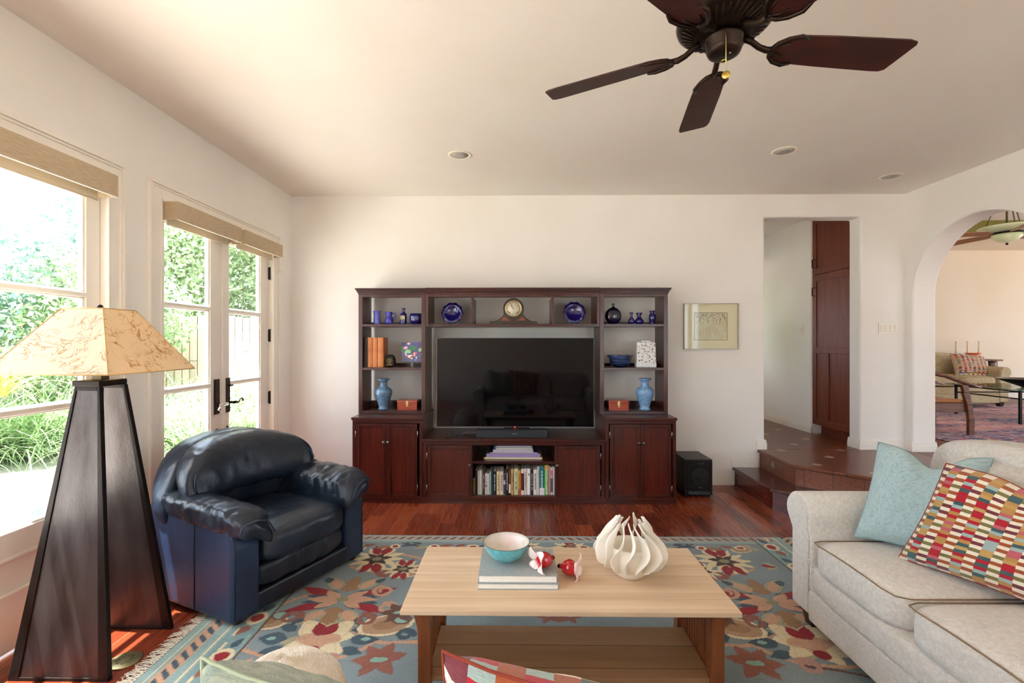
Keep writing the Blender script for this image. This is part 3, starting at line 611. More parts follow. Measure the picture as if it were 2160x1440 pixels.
def lathe_thing(name, label, cat, u, z, prof_px, y, mt, h_px, group=None, extra=None, n=32, sy_=1, fn=None):
    """profile in pixels of the photograph (radius, height) at depth y"""
    q = px(y); P = [(max(r*q, 0), h*q) for r, h in prof_px]
    loc = (ux(u, y), y, z); m = MB().lathe(P, n, sy=sy_, fn=fn)
    if extra: 
        t = thing(name, label, cat, loc, 0, group); obj('body', m, mt, t); extra(t, q); return t
    return one(name, m, mt, label, cat, loc, group)
lathe_thing('tumbler', 'periwinkle blue waisted glass tumbler standing leftmost on the top shelf', 'glass', 795.3, S1, [(0, 0), (7, 0), (7.6, 2), (7, 9), (6.4, 17), (7, 24), (8.6, 28), (7.8, 28), (6.2, 24), (5.6, 10), (5.5, 3), (0, 2.5)], y1_, peri, 28)
def pitcher_x(t, q):
    obj('handle', MB().tube([(7.5*q, 0, 22*q), (12*q, 0, 24*q), (13*q, 0, 19*q), (10*q, 0, 14*q), (8.5*q, 0, 12*q)], 1.2*q, 8), peri2, t)
    obj('spout', MB().hexa([(-6*q, -3*q, 20*q), (-5*q, 3*q, 20*q), (-4*q, 3*q, 20*q), (-4*q, -3*q, 20*q)], [(-11*q, -1.2*q, 26*q), (-11*q, 1.2*q, 26*q), (-5*q, 3*q, 25*q), (-5*q, -3*q, 25*q)]), peri2, t)
peri2 = M('crackled_blue_glass', '2c2a92', .12, c2='4645b8', sc=40, coat=.5, bump=.3, bsc=60)
lathe_thing('glass_pitcher', 'small crackled blue glass pitcher with a loop handle', 'pitcher', 821, S1, [(0, 0), (8, 0), (9, 3), (9, 9), (7, 15), (5.8, 19), (7, 24), (7.6, 26), (6.6, 26), (5, 20), (0, 4)], y1_, peri2, 26, extra=pitcher_x)
def apoth(t, q):
    obj('stopper', MB().lathe([(2.4*q, 27*q), (2.6*q, 29*q), (1.6*q, 30*q), (4.6*q, 31.5*q), (4.2*q, 34*q), (0, 34.3*q)], 20), cob, t)
    obj('paper_label', MB().box(-4.6*q, 4.6*q, -7.1*q, -6.9*q, 10*q, 18*q), M('aged_label', 'cdbf9a', .8, c2='8d7a55', sc=160, lo=.5, hi=.6), t)
lathe_thing('apothecary_bottle', 'cobalt apothecary bottle with flat stopper and small paper label', 'bottle', 851, S1, [(0, 0), (6.6, 0), (6.9, 1), (6.9, 21), (5.6, 23.5), (3.6, 24.5), (3.6, 26.5), (4.6, 27.3), (0, 27.5)], y1_, cob, 34, extra=apoth)
lathe_thing('glass_cup', 'wide deep blue glass cup standing rightmost on the left top shelf', 'cup', 877.5, S1, [(0, 0), (8, 0), (11.5, 3), (13.4, 9), (13.6, 16), (12.4, 22.6), (11.6, 22.6), (12.6, 15), (11, 5), (0, 2)], y1_, cob, 22, sy_=.8)
def plate_thing(u, v, r, label):
    y = 4.62; q = px(y); z = S1; t = thing('plate', label, 'plate', (ux(u, y), y+.03, z), 0); RR = r*q
    def fn(rr, zz, a): return rr*(1+.035*math.cos(10*a)*(rr/RR)**3)
    M4 = T(0, 0, RR+.004) @ RX(R(78))
    pr = [(0, -.004), (RR*.5, -.004), (RR*.6, 0), (RR*.66, .012), (RR, .020), (RR, .023), (RR*.65, .017), (RR*.58, .006), (0, .004)]
    obj('dish', MB().lathe(pr, 60, fn=fn).xf(M4), cob, t)
    s = thing('plate_stand', 'clear acrylic plate stand holding the %s blue plate' % ('left' if u < 1000 else 'right'), 'stand', (ux(u, y), y, z), 0, 'clear plate stands on the bridge shelf'); m = MB()
    for sg in (-1, 1):
        x = sg*.075
        m.tube([(x, .09, .004), (x, .03, .006), (x, -.02, .006), (x, -.045, .012), (x, -.042, .045), (x*.97, -.03, .052)], .0035, 6).tube([(x, .02, .006), (x, .05, .05), (x*.8, .065, .12)], .003, 6)
    m.tube([(-.075, .06, .07), (.075, .06, .07)], .003, 6); obj('bracket', m, clear_m, s)
plate_thing(953.8, 659, 22.6, 'cobalt blue scalloped glass plate left of the clock')
plate_thing(1211.5, 658.5, 23.2, 'cobalt blue scalloped glass plate right of the clock')
# mantel clock
y = 4.60; q = px(y); t = thing('mantel_clock', 'dark wood mantel clock with cream dial on the middle of the bridge', 'clock', (ux(1083, y), y, S1)); 
outl = [(-49, 0), (-49, 5.5)]
for a in range(9): s_ = a/8; outl.append((-45+22*s_, 6+ (s_**2.2)*10))
outl += [(-20.5, 20), (-21, 27), (-21.5, 33)]+[(21.5*math.cos(a), 33+21.5*math.sin(a)*.98) for a in [math.pi*(1-k_/20) for k_ in range(1, 20)]]+[(21.5, 33), (21, 27), (20.5, 20)]
for a in range(8, -1, -1): s_ = a/8; outl.append((45-22*s_, 6+(s_**2.2)*10))
outl += [(49, 5.5), (49, 0)]; outl = [(a*q, b_*q) for a, b_ in outl]
obj('case', MB().prism(outl, -.05, .05, 'y'), M('ebonised_wood', '1d120c', .3, c2='2b1a10', sc=5, coat=.3), t, .003)
obj('base', MB().box(-50*q, 50*q, -.055, .055, 0, 3*q), MATS['ebonised_wood'], t, .002)
D = T(0, -.05, 32.5*q) @ RX(R(90)); rr = 16.6*q
obj('bezel', MB().lathe([(rr*.9, 0), (rr*.9, .006), (rr, .010), (rr*1.04, .006), (rr*1.04, 0)], 48).xf(D), brass, t)
dial = obj('dial', MB().lathe([(rr*.93, 0), (rr*.93, .003), (0, .003)], 48).xf(D), M('aged_dial', 'd9d3bd', .35, c2='cfc6aa', sc=30), t)
blk = M('black_print', '14110e', .6)
for h in range(1, 13):
    a = math.pi/2-h*math.pi/6; text(str(h), rr*.26, blk, dial, T(0, -.0535, 32.5*q) @ FR @ T(rr*.76*math.cos(a), rr*.76*math.sin(a), 0), 'numeral', .0002)
def hand(a, L_, w_): return MB().box(-w_, w_, -.0562, -.0552, -L_*.15, L_).xf(T(0, 0, 32.5*q) @ RY(a))
obj('hour_hand', hand(R(-37), rr*.5, .0016), blk, t); obj('minute_hand', hand(R(-32), rr*.80, .001), blk, t)
obj('winding_hole', MB().cyl((-.5*rr, -.0545, 32.5*q-.5*rr), (-.5*rr, -.053, 32.5*q-.5*rr), rr*.06, 10), blk, dial); obj('winding_hole', MB().cyl((.55*rr, -.0545, 32.5*q-.5*rr), (.55*rr, -.053, 32.5*q-.5*rr), rr*.06, 10), blk, dial)
inlay = M('walnut_inlay', '8a4a2c', .4)
for sg in (-1, 1): obj('inlay', MB().prism([(sg*p[0]*q, p[1]*q) for p in ((5, 7.5), (26.5, 7.5), (19.5, 16), (12, 10.5))], -.0515, -.05, 'y'), inlay, t)
lathe_thing('flask_bottle', 'round flat midnight blue flask bottle with a narrow neck', 'bottle', 1293.5, S1, [(0, 0), (6, 0), (12, 4), (16.4, 12), (17.2, 19), (15.5, 26), (10, 32), (4, 35), (2.6, 37), (2.6, 42), (3.3, 42.5), (3.2, 43.5), (0, 43.5)], y1_, navyg, 43, sy_=.45)
lathe_thing('narrow_neck_vase', 'little blue glass vase with narrow neck, touching a trumpet vase', 'vase', 1332, S1, [(0, 0), (4, 0), (6.6, 4), (6.8, 8), (4.2, 12), (2.3, 16), (2.4, 20), (4.4, 24.5), (3.4, 24.5), (1.4, 20), (0, 8)], y1_-.01, cob, 25)
lathe_thing('trumpet_vase', 'squat blue glass vase with wide flared mouth', 'vase', 1348, S1, [(0, 0), (6, 0), (9.3, 4), (9.3, 8), (6, 12), (3.6, 15), (4, 19), (7.6, 24), (6.8, 24), (3, 19), (0, 8)], y1_+.02, cob, 25)
lathe_thing('ruffled_vase', 'small blue glass vase with ruffled rim standing near the right post', 'vase', 1376, S1, [(0, 0), (4.5, 0), (3.6, 2), (6, 7), (7.4, 14), (6.6, 20), (4, 23), (4.6, 26), (7, 28.5), (6.2, 28.5), (3.6, 25.5), (0, 10)], y1_, cob, 28)

# left middle shelf: leather books, little bag, tile on a stand
def shelf_book(u0, u1, ztop, z0, y0, depth, cov, label, group, bands=0, name='book', page='e9e0cc'):
    xa_, xb_ = ux(u0, y0), ux(u1, y0); xm = (xa_+xb_)/2; w_ = (xb_-xa_)/2-.0006; h = ztop-z0
    t = thing(name, label, 'book', (xm, y0, z0), 0, group)
    m = MB().box(-w_, -w_+.002, .004, depth, 0, h).box(w_-.002, w_, .004, depth, 0, h)
    n = 6; q = [(-w_, .006)]+[(-w_*math.cos(math.pi*k/n), .005-.006*math.sin(math.pi*k/n)) for k in range(1, n)]+[(w_, .006)]
    m.prism(q, 0, h, 'z'); c = obj('cover', m, cov, t)
    obj('pages', MB().box(-w_+.002, w_-.002, .006, depth-.004, .003, h-.003), pages_m, t)
    if bands:
        g = MB()
        for k in range(bands):
            z = h*(.08+.84*k/(bands-1)); g.prism([(p[0]*1.02, p[1]-.0012) for p in q], z-.002, z+.002, 'z')
        obj('spine_band', g, cov, c)
    return t
pages_m = M('book_pages', 'efe8d8', .9, c2='e2d9c6', sc=60, st=(1, 1, 8))
lth = M('orange_leather', 'b86a37', .42, c2='cf8448', sc=9, bump=.1, bsc=60); dlth = M('dark_brown_leather', '2a1a12', .45)
by = 4.515; zb = vz(711.5, by)
for u0, u1, mt, lb in ((766.5, 775, dlth, 'nearly black leather-bound book against the left side of the hutch'), (775.3, 785.5, lth, 'orange leather book standing next to the nearly black one'),
                       (786, 796, lth, 'middle one of the three orange leather books'), (796.5, 808.5, lth, 'thickest and rightmost of the three orange leather books')):
    shelf_book(u0, u1, zb, S2, by, .17, mt, lb, 'leather books on the left middle shelf', 6)
y = 4.56; q = px(y); t = thing('beanbag_weight', 'small black pouch with gold lettering beside the orange books', 'pouch', (ux(823.5, y), y, S2))
obj('pouch', MB().soft((0, 0, 13.2*q), (11.2*q, 7*q, 13.2*q), 12, 3.5, lambda p: Vector((p.x*(1-.22*max(0, p.z/(26*q)-.5)*2), p.y, p.z+.0015*math.sin(p.x*400)*(p.z > 18*q)))), M('black_cloth', '0c0b0b', .7), t)
gold = M('gold_print', 'd9a441', .5)
for i_, s_ in enumerate(('and the', 'no vigour', 'of the', 'lowlander')): text(s_, .0135, gold, t, T(-.001, -.0338, (17.2-3.9*i_)*q) @ FR, 'lettering', .0016)
y = 4.58; q = px(y)
t = thing('art_tile', 'square tile painted with a red and white koi and lily pads', 'tile', (ux(868.5, y), y, S2+.05)); TW = 20.5*q
tl_ = obj('tile', MB().box(-TW, TW, -.003, .004, 0, 2*TW), M('tile_water', '2c2358', .2, c2='4a3f86', sc=14, coat=.5), t, .001)
def disc(cx, cy, rx, ry, y_, n=16, rot=0): 
    c_, s_ = math.cos(rot), math.sin(rot); P = [(cx+rx*math.cos(2*math.pi*k/n)*c_-ry*math.sin(2*math.pi*k/n)*s_, cy+rx*math.cos(2*math.pi*k/n)*s_+ry*math.sin(2*math.pi*k/n)*c_) for k in range(n)]
    return MB().prism(P, y_, -.003, 'y')
def glz(n_, c): return MATS.get(n_) or M(n_, c, .2, coat=.5)
def tp(u_, v_): return ((u_-.5)*2*TW, (1-v_)*2*TW)
def painting(parts):
    for nm, mn_, c, items in parts:
        g = MB()
        for i_, (u_, v_, a, b_, r_) in enumerate(items):
            p = tp(u_, v_); d = disc(p[0], p[1], a*2*TW, b_*2*TW, -.0034-.0001*i_, 14, r_); g.add(d.v, d.f)
        obj(nm, g, glz(mn_, c), tl_)
painting([('lily_pad', 'glaze_green', '0f6a3a', [(.55, .30, .2, .14, 0), (.03, .38, .06, .14, 0)]), ('pale_lily_pad', 'glaze_pale_green', '8fc77a', [(.32, .47, .15, .1, -.2), (.95, .38, .13, .09, .5)]),
          ('water_lily', 'glaze_pink', 'e6b0a0', [(.35, .07, .09, .05, 0), (.19, .28, .11, .07, .2)]), ('koi_body', 'glaze_white', 'efe6d2', [(.42, .72, .2, .07, .15), (.62, .62, .16, .07, .8), (.2, .6, .035, .12, .3), (.5, .82, .05, .05, 0), (.74, .78, .04, .06, .4)]),
          ('koi_patch', 'glaze_red', 'c4201c', [(.26, .76, .055, .05, 0), (.52, .75, .09, .055, .2), (.58, .64, .07, .04, .6), (.72, .56, .08, .055, .3)]), ('ripple', 'glaze_sky', '6f9fd0', [(.70, .90, .06, .035, .2), (.90, .70, .045, .03, .3), (.97, .60, .03, .03, 0)])])
t = thing('tile_stand', 'clear acrylic easel stand holding the koi tile', 'stand', (ux(868.5, y), y, S2)); m = MB()
for sg in (-1, 1): m.tube([(sg*.085, -.02, .004), (sg*.09, -.022, .02), (sg*.082, -.024, .035), (sg*.09, -.026, .048), (sg*.088, -.022, .07), (sg*.078, -.018, .075)], .004, 6); m.tube([(sg*.085, -.02, .004), (sg*.06, .05, .004)], .004, 6)
m.tube([(-.085, -.012, .042), (0, -.010, .046), (.085, -.012, .042)], .004, 6).box(-.012, .012, .01, .016, 0, .046); obj('easel', m, clear_m, t)
# right middle shelf
lathe_thing('glass_bowl', 'wide-rimmed streaked blue glass bowl beside the white speckled bottle', 'bowl', 1308, S2, [(0, 0), (10, 0), (19, 3), (21.5, 12), (23, 20), (28, 24.8), (27.4, 25.4), (22, 21), (19.5, 10), (0, 3)], 4.57, bluebowl, 25, sy_=.85)
y = 4.55; q = px(y); t = thing('ceramic_bottle', 'tall rectangular white ceramic bottle covered in dark speckles', 'bottle', (ux(1361.5, y), y, S2))
spk = M('speckled_glaze', 'd9d6d2', .35, c2='5b3f34', sc=75, lo=.57, hi=.62, coat=.2, detail=2)
obj('body', MB().hexa([(-20.5*q, -.035, 0), (20.5*q, -.035, 0), (20.5*q, .035, 0), (-20.5*q, .035, 0)], [(-19*q, -.03, 53*q), (19*q, -.03, 53*q), (19*q, .03, 53*q), (-19*q, .03, 53*q)]), spk, t, .004)
obj('band', MB().box(-20.7*q, 20.7*q, -.0358, .0358, .002, 9*q), M('plain_glaze', 'd4d6dc', .35), t, .003); obj('collar', MB().box(-9*q, 9*q, -.014, .014, 53*q, 56*q), MATS['plain_glaze'], t, .002)
# bottom shelves: vases and boxes
vp = [(0, 0), (9.5, 0), (11, 1.5), (10.6, 4), (9.5, 6), (11.5, 13), (15.5, 25), (18, 34), (17.8, 40), (15.2, 44.5), (9.5, 47.5), (7.8, 50), (7.4, 56), (8.4, 60.5), (12.6, 62.5), (12.8, 64.5), (11.6, 65), (8, 62), (5.6, 56), (0, 50)]
lathe_thing('ceramic_vase', 'slate blue crackle-glazed baluster vase at the foot of the left hutch', 'vase', 809, S3, vp, 4.57, celadon, 65)
lathe_thing('ceramic_vase', 'pale sky blue crackle-glazed baluster vase at the foot of the right hutch', 'vase', 1360, S3, [(a*1.02, b_*1.02) for a, b_ in vp], 4.57, skyglaze, 65)
boxm = M('orange_lacquer_wood', 'b4431a', .25, c2='93331a', sc=4, st=(1, 1, 12), coat=.4)
def wbox(u0, u1, label):
    y = 4.545; x0_, x1_ = ux(u0, y), ux(u1, y); w_ = (x1_-x0_)/2; t = thing('wooden_box', label, 'box', ((x0_+x1_)/2, y, S3))
    obj('body', MB().box(-w_, w_, 0, .14, 0, .066), boxm, t, .002); obj('lid', MB().box(-w_-.002, w_+.002, -.003, .142, .0665, .093), boxm, t, .003)
    obj('clasp', MB().box(-.011, .011, -.007, 0, .048, .087).box(-.005, .005, -.011, -.006, .028, .06).tube([(.006, -.009, .05), (.012, -.009, .045), (.010, -.009, .036), (-.004, -.009, .036)], .002, 6), brass, t, .001)
wbox(838, 879.5, 'small orange lacquered box with brass clasp beside the slate blue vase'); wbox(1284.5, 1326, 'small orange lacquered box with brass clasp beside the pale blue vase')
one('dark_jar', MB().lathe([(0, 0), (.02, 0), (.026, .02), (.024, .06), (.014, .07), (.012, .08), (0, .08)], 20), blackg, 'small dark jar half hidden behind the left orange box', 'jar', (ux(888, 4.76), 4.73, S3))

# books in the low cabinet
fy = 4.315; z0 = .0622
SB = [(88,135,905,'8a8a3c',0,'thin short olive book at the left end of the row'),(138,188,690,'16120f',0,'black book right of the short olive one'),(190,240,690,'c9c3ba',0,'light grey book left of a thicker white one'),(241,285,680,'e6e2dd',0,'plain white book second in the pale pair near the left'),
(288,312,685,'bdb6ac',0,'very thin grey booklet beside the dark brown spine'),(316,362,705,'3b302b',1,'dark brown book with pale lettering near the left end'),(366,411,750,'e8dccb',1,'short cream book with dark letters and red foot'),(413,469,760,'d3d0de',0,'lavender white book left of the pale teal one'),
(471,511,715,'9fc4c0',1,'pale teal book with tiny dark title'),(513,549,705,'3d4f57',0,'slate teal book left of the wide charcoal one'),(551,634,710,'1f2024',1,'wide charcoal book with white script on its spine'),(636,714,710,'e6d69e',1,'cream yellow book with faint lettering'),
(716,797,710,'ead0c4',1,'pinkish cream book with red lettering'),(799,847,770,'c9d2d6',1,'white and slate patterned book left of the tall black one'),(849,917,655,'1b1715',1,'tall black book with grey vertical lettering'),(919,969,670,'6a3f22',0,'book with brown top half and cream lower half'),
(971,1036,655,'d9a878',2,'peach tan book with bold dark title letters'),(1044,1140,640,'cdd7a4',1,'wide pale green book in the middle of the row'),(1142,1205,680,'dc9f45',1,'orange yellow book with a rust red foot'),(1209,1280,645,'5a1a20',0,'maroon book with white top and foot'),
(1283,1346,640,'ebe0d3',1,'warm white book right of the maroon one'),(1349,1427,645,'f0eff0',0,'white book with a small dark fish on its spine'),(1434,1495,665,'362720',1,'dark brown book between two white ones'),(1498,1586,665,'ece8e2',1,'wide white book left of a taller thin one'),
(1588,1636,590,'ece0dc',1,'tall thin pinkish white book left of the teal one'),(1639,1756,600,'1f7f80',1,'widest teal book with a white foot'),(1759,1846,555,'6cc04a',3,'tall bright green gardening book with white title'),(1849,1894,580,'d98fa0',0,'tall thin pink book'),
(1896,1956,605,'d8d6d4',1,'book with busy black and white pattern and pink top'),(1958,2003,600,'ecebe9',0,'white book at the right end of the row')]
white_p = M('white_print', 'f2f0ea', .6); dark_p = M('dark_print', '2a2420', .6)
for i_, (a, b_, top, col, dec, lb) in enumerate(SB):
    u0, u1 = 990+a/11.08, 990+b_/11.08; zt = vz(930+top/11.08, fy); depth = .2 if i_ not in (0,) else .12
    t = shelf_book(u0, u1, zt, z0, fy, depth, M('cloth_%s' % col, col, .6), lb, 'books standing in the low cabinet'); c = [k_ for k_ in kids(t) if k_.name.startswith('cover')][0]
    w_ = (ux(u1, fy)-ux(u0, fy))/2; h = zt-z0; yy = -.0022
    light = sum(int(col[j:j+2], 16) for j in (0, 2, 4)) > 380; pm = dark_p if light else white_p
    rr_ = random.Random(i_)
    V4 = T(0, yy-.0005, h*.55) @ FR @ RZ(R(-90))
    if dec == 1:    # small unreadable print: a broken line of strokes
        g = MB(); z = h*.18
        while z < h*.86:
            l_ = rr_.uniform(.003, .007); 
            if rr_.random() < .75: g.box(-w_*.28, w_*.28, yy-.0008, yy, z, z+l_*.6)
            z += l_
        obj('spine_print', g, pm, c)
    if dec == 2: text('DOWN', w_*1.9, dark_p, c, T(0, yy-.0005, h*.66) @ FR @ RZ(R(-90)), 'title'); text('THE RIVER', w_*.9, dark_p, c, T(0, yy-.0005, h*.3) @ FR @ RZ(R(-90)), 'title')
    if dec == 3: text('WESTERN GARDEN', w_*1.65, white_p, c, T(0, yy-.0005, h*.42) @ FR @ RZ(R(-90)), 'title')
    def blk_(f0, f1, cc, nm='spine_block'): obj(nm, MB().box(-w_*.97, w_*.97, yy-.0004, yy+.004, h*f0, h*f1), M('cloth_b%s' % cc, cc, .6) if 'cloth_b'+cc not in MATS else MATS['cloth_b'+cc], c)
    if i_ == 6: blk_(0, .38, 'e9e0c8'); blk_(.385, .42, '5a3020')
    if i_ == 13: blk_(.7, .99, '33424c'); blk_(.02, .5, '3b4e58')
    if i_ == 15: blk_(0, .42, 'e6d9c6'); blk_(.0, .07, '2a1a12')
    if i_ == 18: blk_(0, .19, 'b5542a')
    if i_ == 19: blk_(0, .17, 'e8e2da'); blk_(.83, 1, 'e8e2da')
    if i_ == 25: blk_(0, .25, 'e3e2e6')
    if i_ == 26: blk_(.83, 1, 'd9b24a')
    if i_ == 28: blk_(.72, .88, 'e79aa4'); blk_(.1, .6, '6d6a6a')
    if i_ == 21:
        F_ = MB().prism([(-w_*.3, h*.80), (w_*.1, h*.83), (w_*.4, h*.80), (w_*.15, h*.74), (-w_*.1, h*.72)], yy-.0006, yy, 'y'); obj('fish_emblem', F_, dark_p, c)
ST = [(335,1708,430,470,'c3b04e','wide yellow book at the bottom of the stack'),(400,1655,350,428,'a690c8','thick lavender book second from the bottom of the stack'),(450,1605,322,348,'4a3a66','thin dark violet book with white page edges in the stack'),(550,1495,270,318,'dbd0e0','pale pink and white book in the middle of the stack'),
(590,1478,222,268,'4a66b0','blue backed book with white page edges in the stack'),(592,1470,184,220,'5c8c96','thin teal backed book in the upper half of the stack'),(650,1400,140,180,'6a4fa0','purple book second from the top of the stack'),(700,1360,113,138,'52357e','smallest violet book on top of the stack')]
zz = .3722
for i_, (a, b_, t0, t1, col, lb) in enumerate(ST):
    hgt = (t1-t0+4)/11.08*px(4.36); x0_, x1_ = ux(990+a/11.08, 4.36), ux(990+b_/11.08, 4.36); xm = (x0_+x1_)/2; w_ = (x1_-x0_)/2; dp = .30-.012*i_
    t = thing('book', lb, 'book', (xm, 4.36+.002*i_, zz), 0, 'flat stack of books under the cabinet top'); cm = M('cloth_s%d' % i_, col, .6)
    if i_ in (1, 6, 7, 3): obj('cover', MB().box(-w_, w_, 0, dp, 0, hgt), cm, t, .001)
    else:
        obj('cover', MB().box(-w_, w_, 0, dp, 0, .002).box(-w_, w_, 0, dp, hgt-.002, hgt).box(-w_, -w_+.012, .0, dp, 0, hgt), cm, t); obj('pages', MB().box(-w_+.012, w_-.003, .003, dp-.003, .002, hgt-.002), pages_m, t)
    zz += hgt+.0003

# framed drawing, switches
y = YB; x0_, x1_, z1_, z0_ = ux(1441.5, y), ux(1556, y), vz(640, y, 1500), vz(736, y, 1500); w_, h_ = (x1_-x0_)/2, (z1_-z0_)/2
t = thing('framed_drawing', 'silver framed ink drawing with wide cream mat, right of the shelves', 'picture', ((x0_+x1_)/2, y-.001, (z0_+z1_)/2))
fr = MB()
for a in ((-w_, w_, -h_, -h_+.006), (-w_, w_, h_-.006, h_)): fr.box(a[0], a[1], -.03, 0, a[2], a[3])
for a in ((-w_, -w_+.007), (w_-.007, w_)): fr.box(a[0], a[1], -.03, 0, -h_, h_)
obj('frame', fr, M('silver_frame', 'b5ab98', .3, .8), t, .001)
obj('mat', MB().box(-w_+.006, w_-.006, -.014, -.008, -h_+.006, h_-.006), M('cream_mat', 'f6e6c6', .9), t)
dx0, dx1, dz0, dz1 = -w_+.19*2*w_, -w_+.795*2*w_, -h_+.195*2*h_, -h_+.80*2*h_
pp = obj('drawing', MB().box(dx0, dx1, -.0155, -.014, dz0, dz1), M('drawing_paper', 'ece0c4', .9, c2='e0d2b0', sc=9), t)
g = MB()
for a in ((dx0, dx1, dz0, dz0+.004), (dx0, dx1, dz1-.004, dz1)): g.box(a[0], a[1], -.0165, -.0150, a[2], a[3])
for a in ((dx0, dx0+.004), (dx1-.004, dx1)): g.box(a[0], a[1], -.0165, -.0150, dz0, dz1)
obj('bevel_shade', g, M('bevel_shadow_line', '6b5330', .8), pp); g = MB(); rr_ = random.Random(9)  # strip coloured dark as the shade along the mat's cut edge
for i_ in range(330):
    a = rr_.random(); b_ = 1-abs(rr_.gauss(0, .38))
    if b_ < .05: continue
    x_, z_ = dx0+.01+(dx1-dx0-.02)*a, dz0+.008+(dz1-dz0-.016)*b_; s_ = rr_.uniform(.0012, .0032)*(1.3 if b_ > .6 else .7)
    g.prism([(x_-s_*.6, z_), (x_+rr_.uniform(-.002, .002), z_-s_*2.6), (x_+s_*.6, z_), (x_+rr_.uniform(-.001, .001), z_+s_*1.6)], -.0164, -.0155, 'y')
for i_ in range(26): x_ = rr_.uniform(dx0+.02, dx1-.02); z_ = rr_.uniform(dz0+.02, dz0+.09); g.box(x_, x_+.0007, -.0162, -.0155, z_, z_+rr_.uniform(.01, .05))
obj('ink_marks', g, M('brown_ink', '5d4a30', .9), pp)
obj('picture_glass', MB().box(-w_+.006, w_-.006, -.025, -.0235, -h_+.006, h_-.006), glass_m, t)
plate_m = M('switch_plate', 'e9e3d4', .35)
def switches(x, y, z, n, label, face=0):
    t = thing('light_switch', label, 'switch', (x, y, z), face); w_ = .023*n+.012
    obj('cover_plate', MB().box(-w_, w_, -.006, 0, -.058, .058), plate_m, t, .002)
    for k_ in range(n):
        cx = (k_-(n-1)/2)*.046; obj('rocker', MB().box(cx-.0165, cx+.0165, -.010, -.005, -.033, .033), plate_m, t, .0015)
switches(ux(1875, YB), YB-.0005, vz(692.5, YB, 1875), 4, 'cream four-gang light switch on the wall beside the arch')
switches(3.5295, at(1690.7, 696, x=3.53).y, 1.585, 1, 'single light switch on the hallway wall', R(-90))

# hall cupboard
cab = thing('hall_cupboard', 'tall reddish brown built-in cupboard seen through the doorway', 'cupboard', (3.8, 5.38, .36)); o = cab.location[:]
cup_m = M('cupboard_wood', '5a2411', .5, c2='7d3819', sc=3, st=(14, 14, .8), lo=.3, hi=.75)
X = 3.548
obj('carcass', MB().box(X+.01, 3.905, 5.04, 5.738, .47, 2.9), cup_m, cab, .002, o); obj('toe_kick', MB().box(3.64, 3.905, 5.04, 5.738, .36, .47), cup_m, cab, 0, o)
def cdoor(z0, z1, cross=None, hz=None):
    y0, y1 = 5.045, 5.73; s = .07; m = MB().box(X-.012, X+.01, y0, y0+s, z0, z1).box(X-.012, X+.01, y1-s, y1, z0, z1).box(X-.012, X+.01, y0+s, y1-s, z0, z0+s).box(X-.012, X+.01, y0+s, y1-s, z1-s, z1)
    if cross: m.box(X-.012, X+.01, y0+s, y1-s, cross, cross+.07)
    d = obj('door', m, cup_m, cab, .002, o); obj('door_panel', MB().box(X-.003, X+.009, y0+s, y1-s, z0+s, z1-s), cup_m, d, 0, o)
    if cross: obj('centre_stile', MB().box(X-.012, X+.01, 5.44, 5.46, z0+s, cross), cup_m, d, 0, o)
    obj('pull', MB().tube([(X-.01, 5.69, hz-.05), (X-.04, 5.69, hz-.045), (X-.04, 5.69, hz+.045), (X-.01, 5.69, hz+.05)], .006, 8), bronze, d, 0, o)
cdoor(.475, 2.222, 1.31, 2.03); cdoor(2.23, 2.895, None, 2.36)
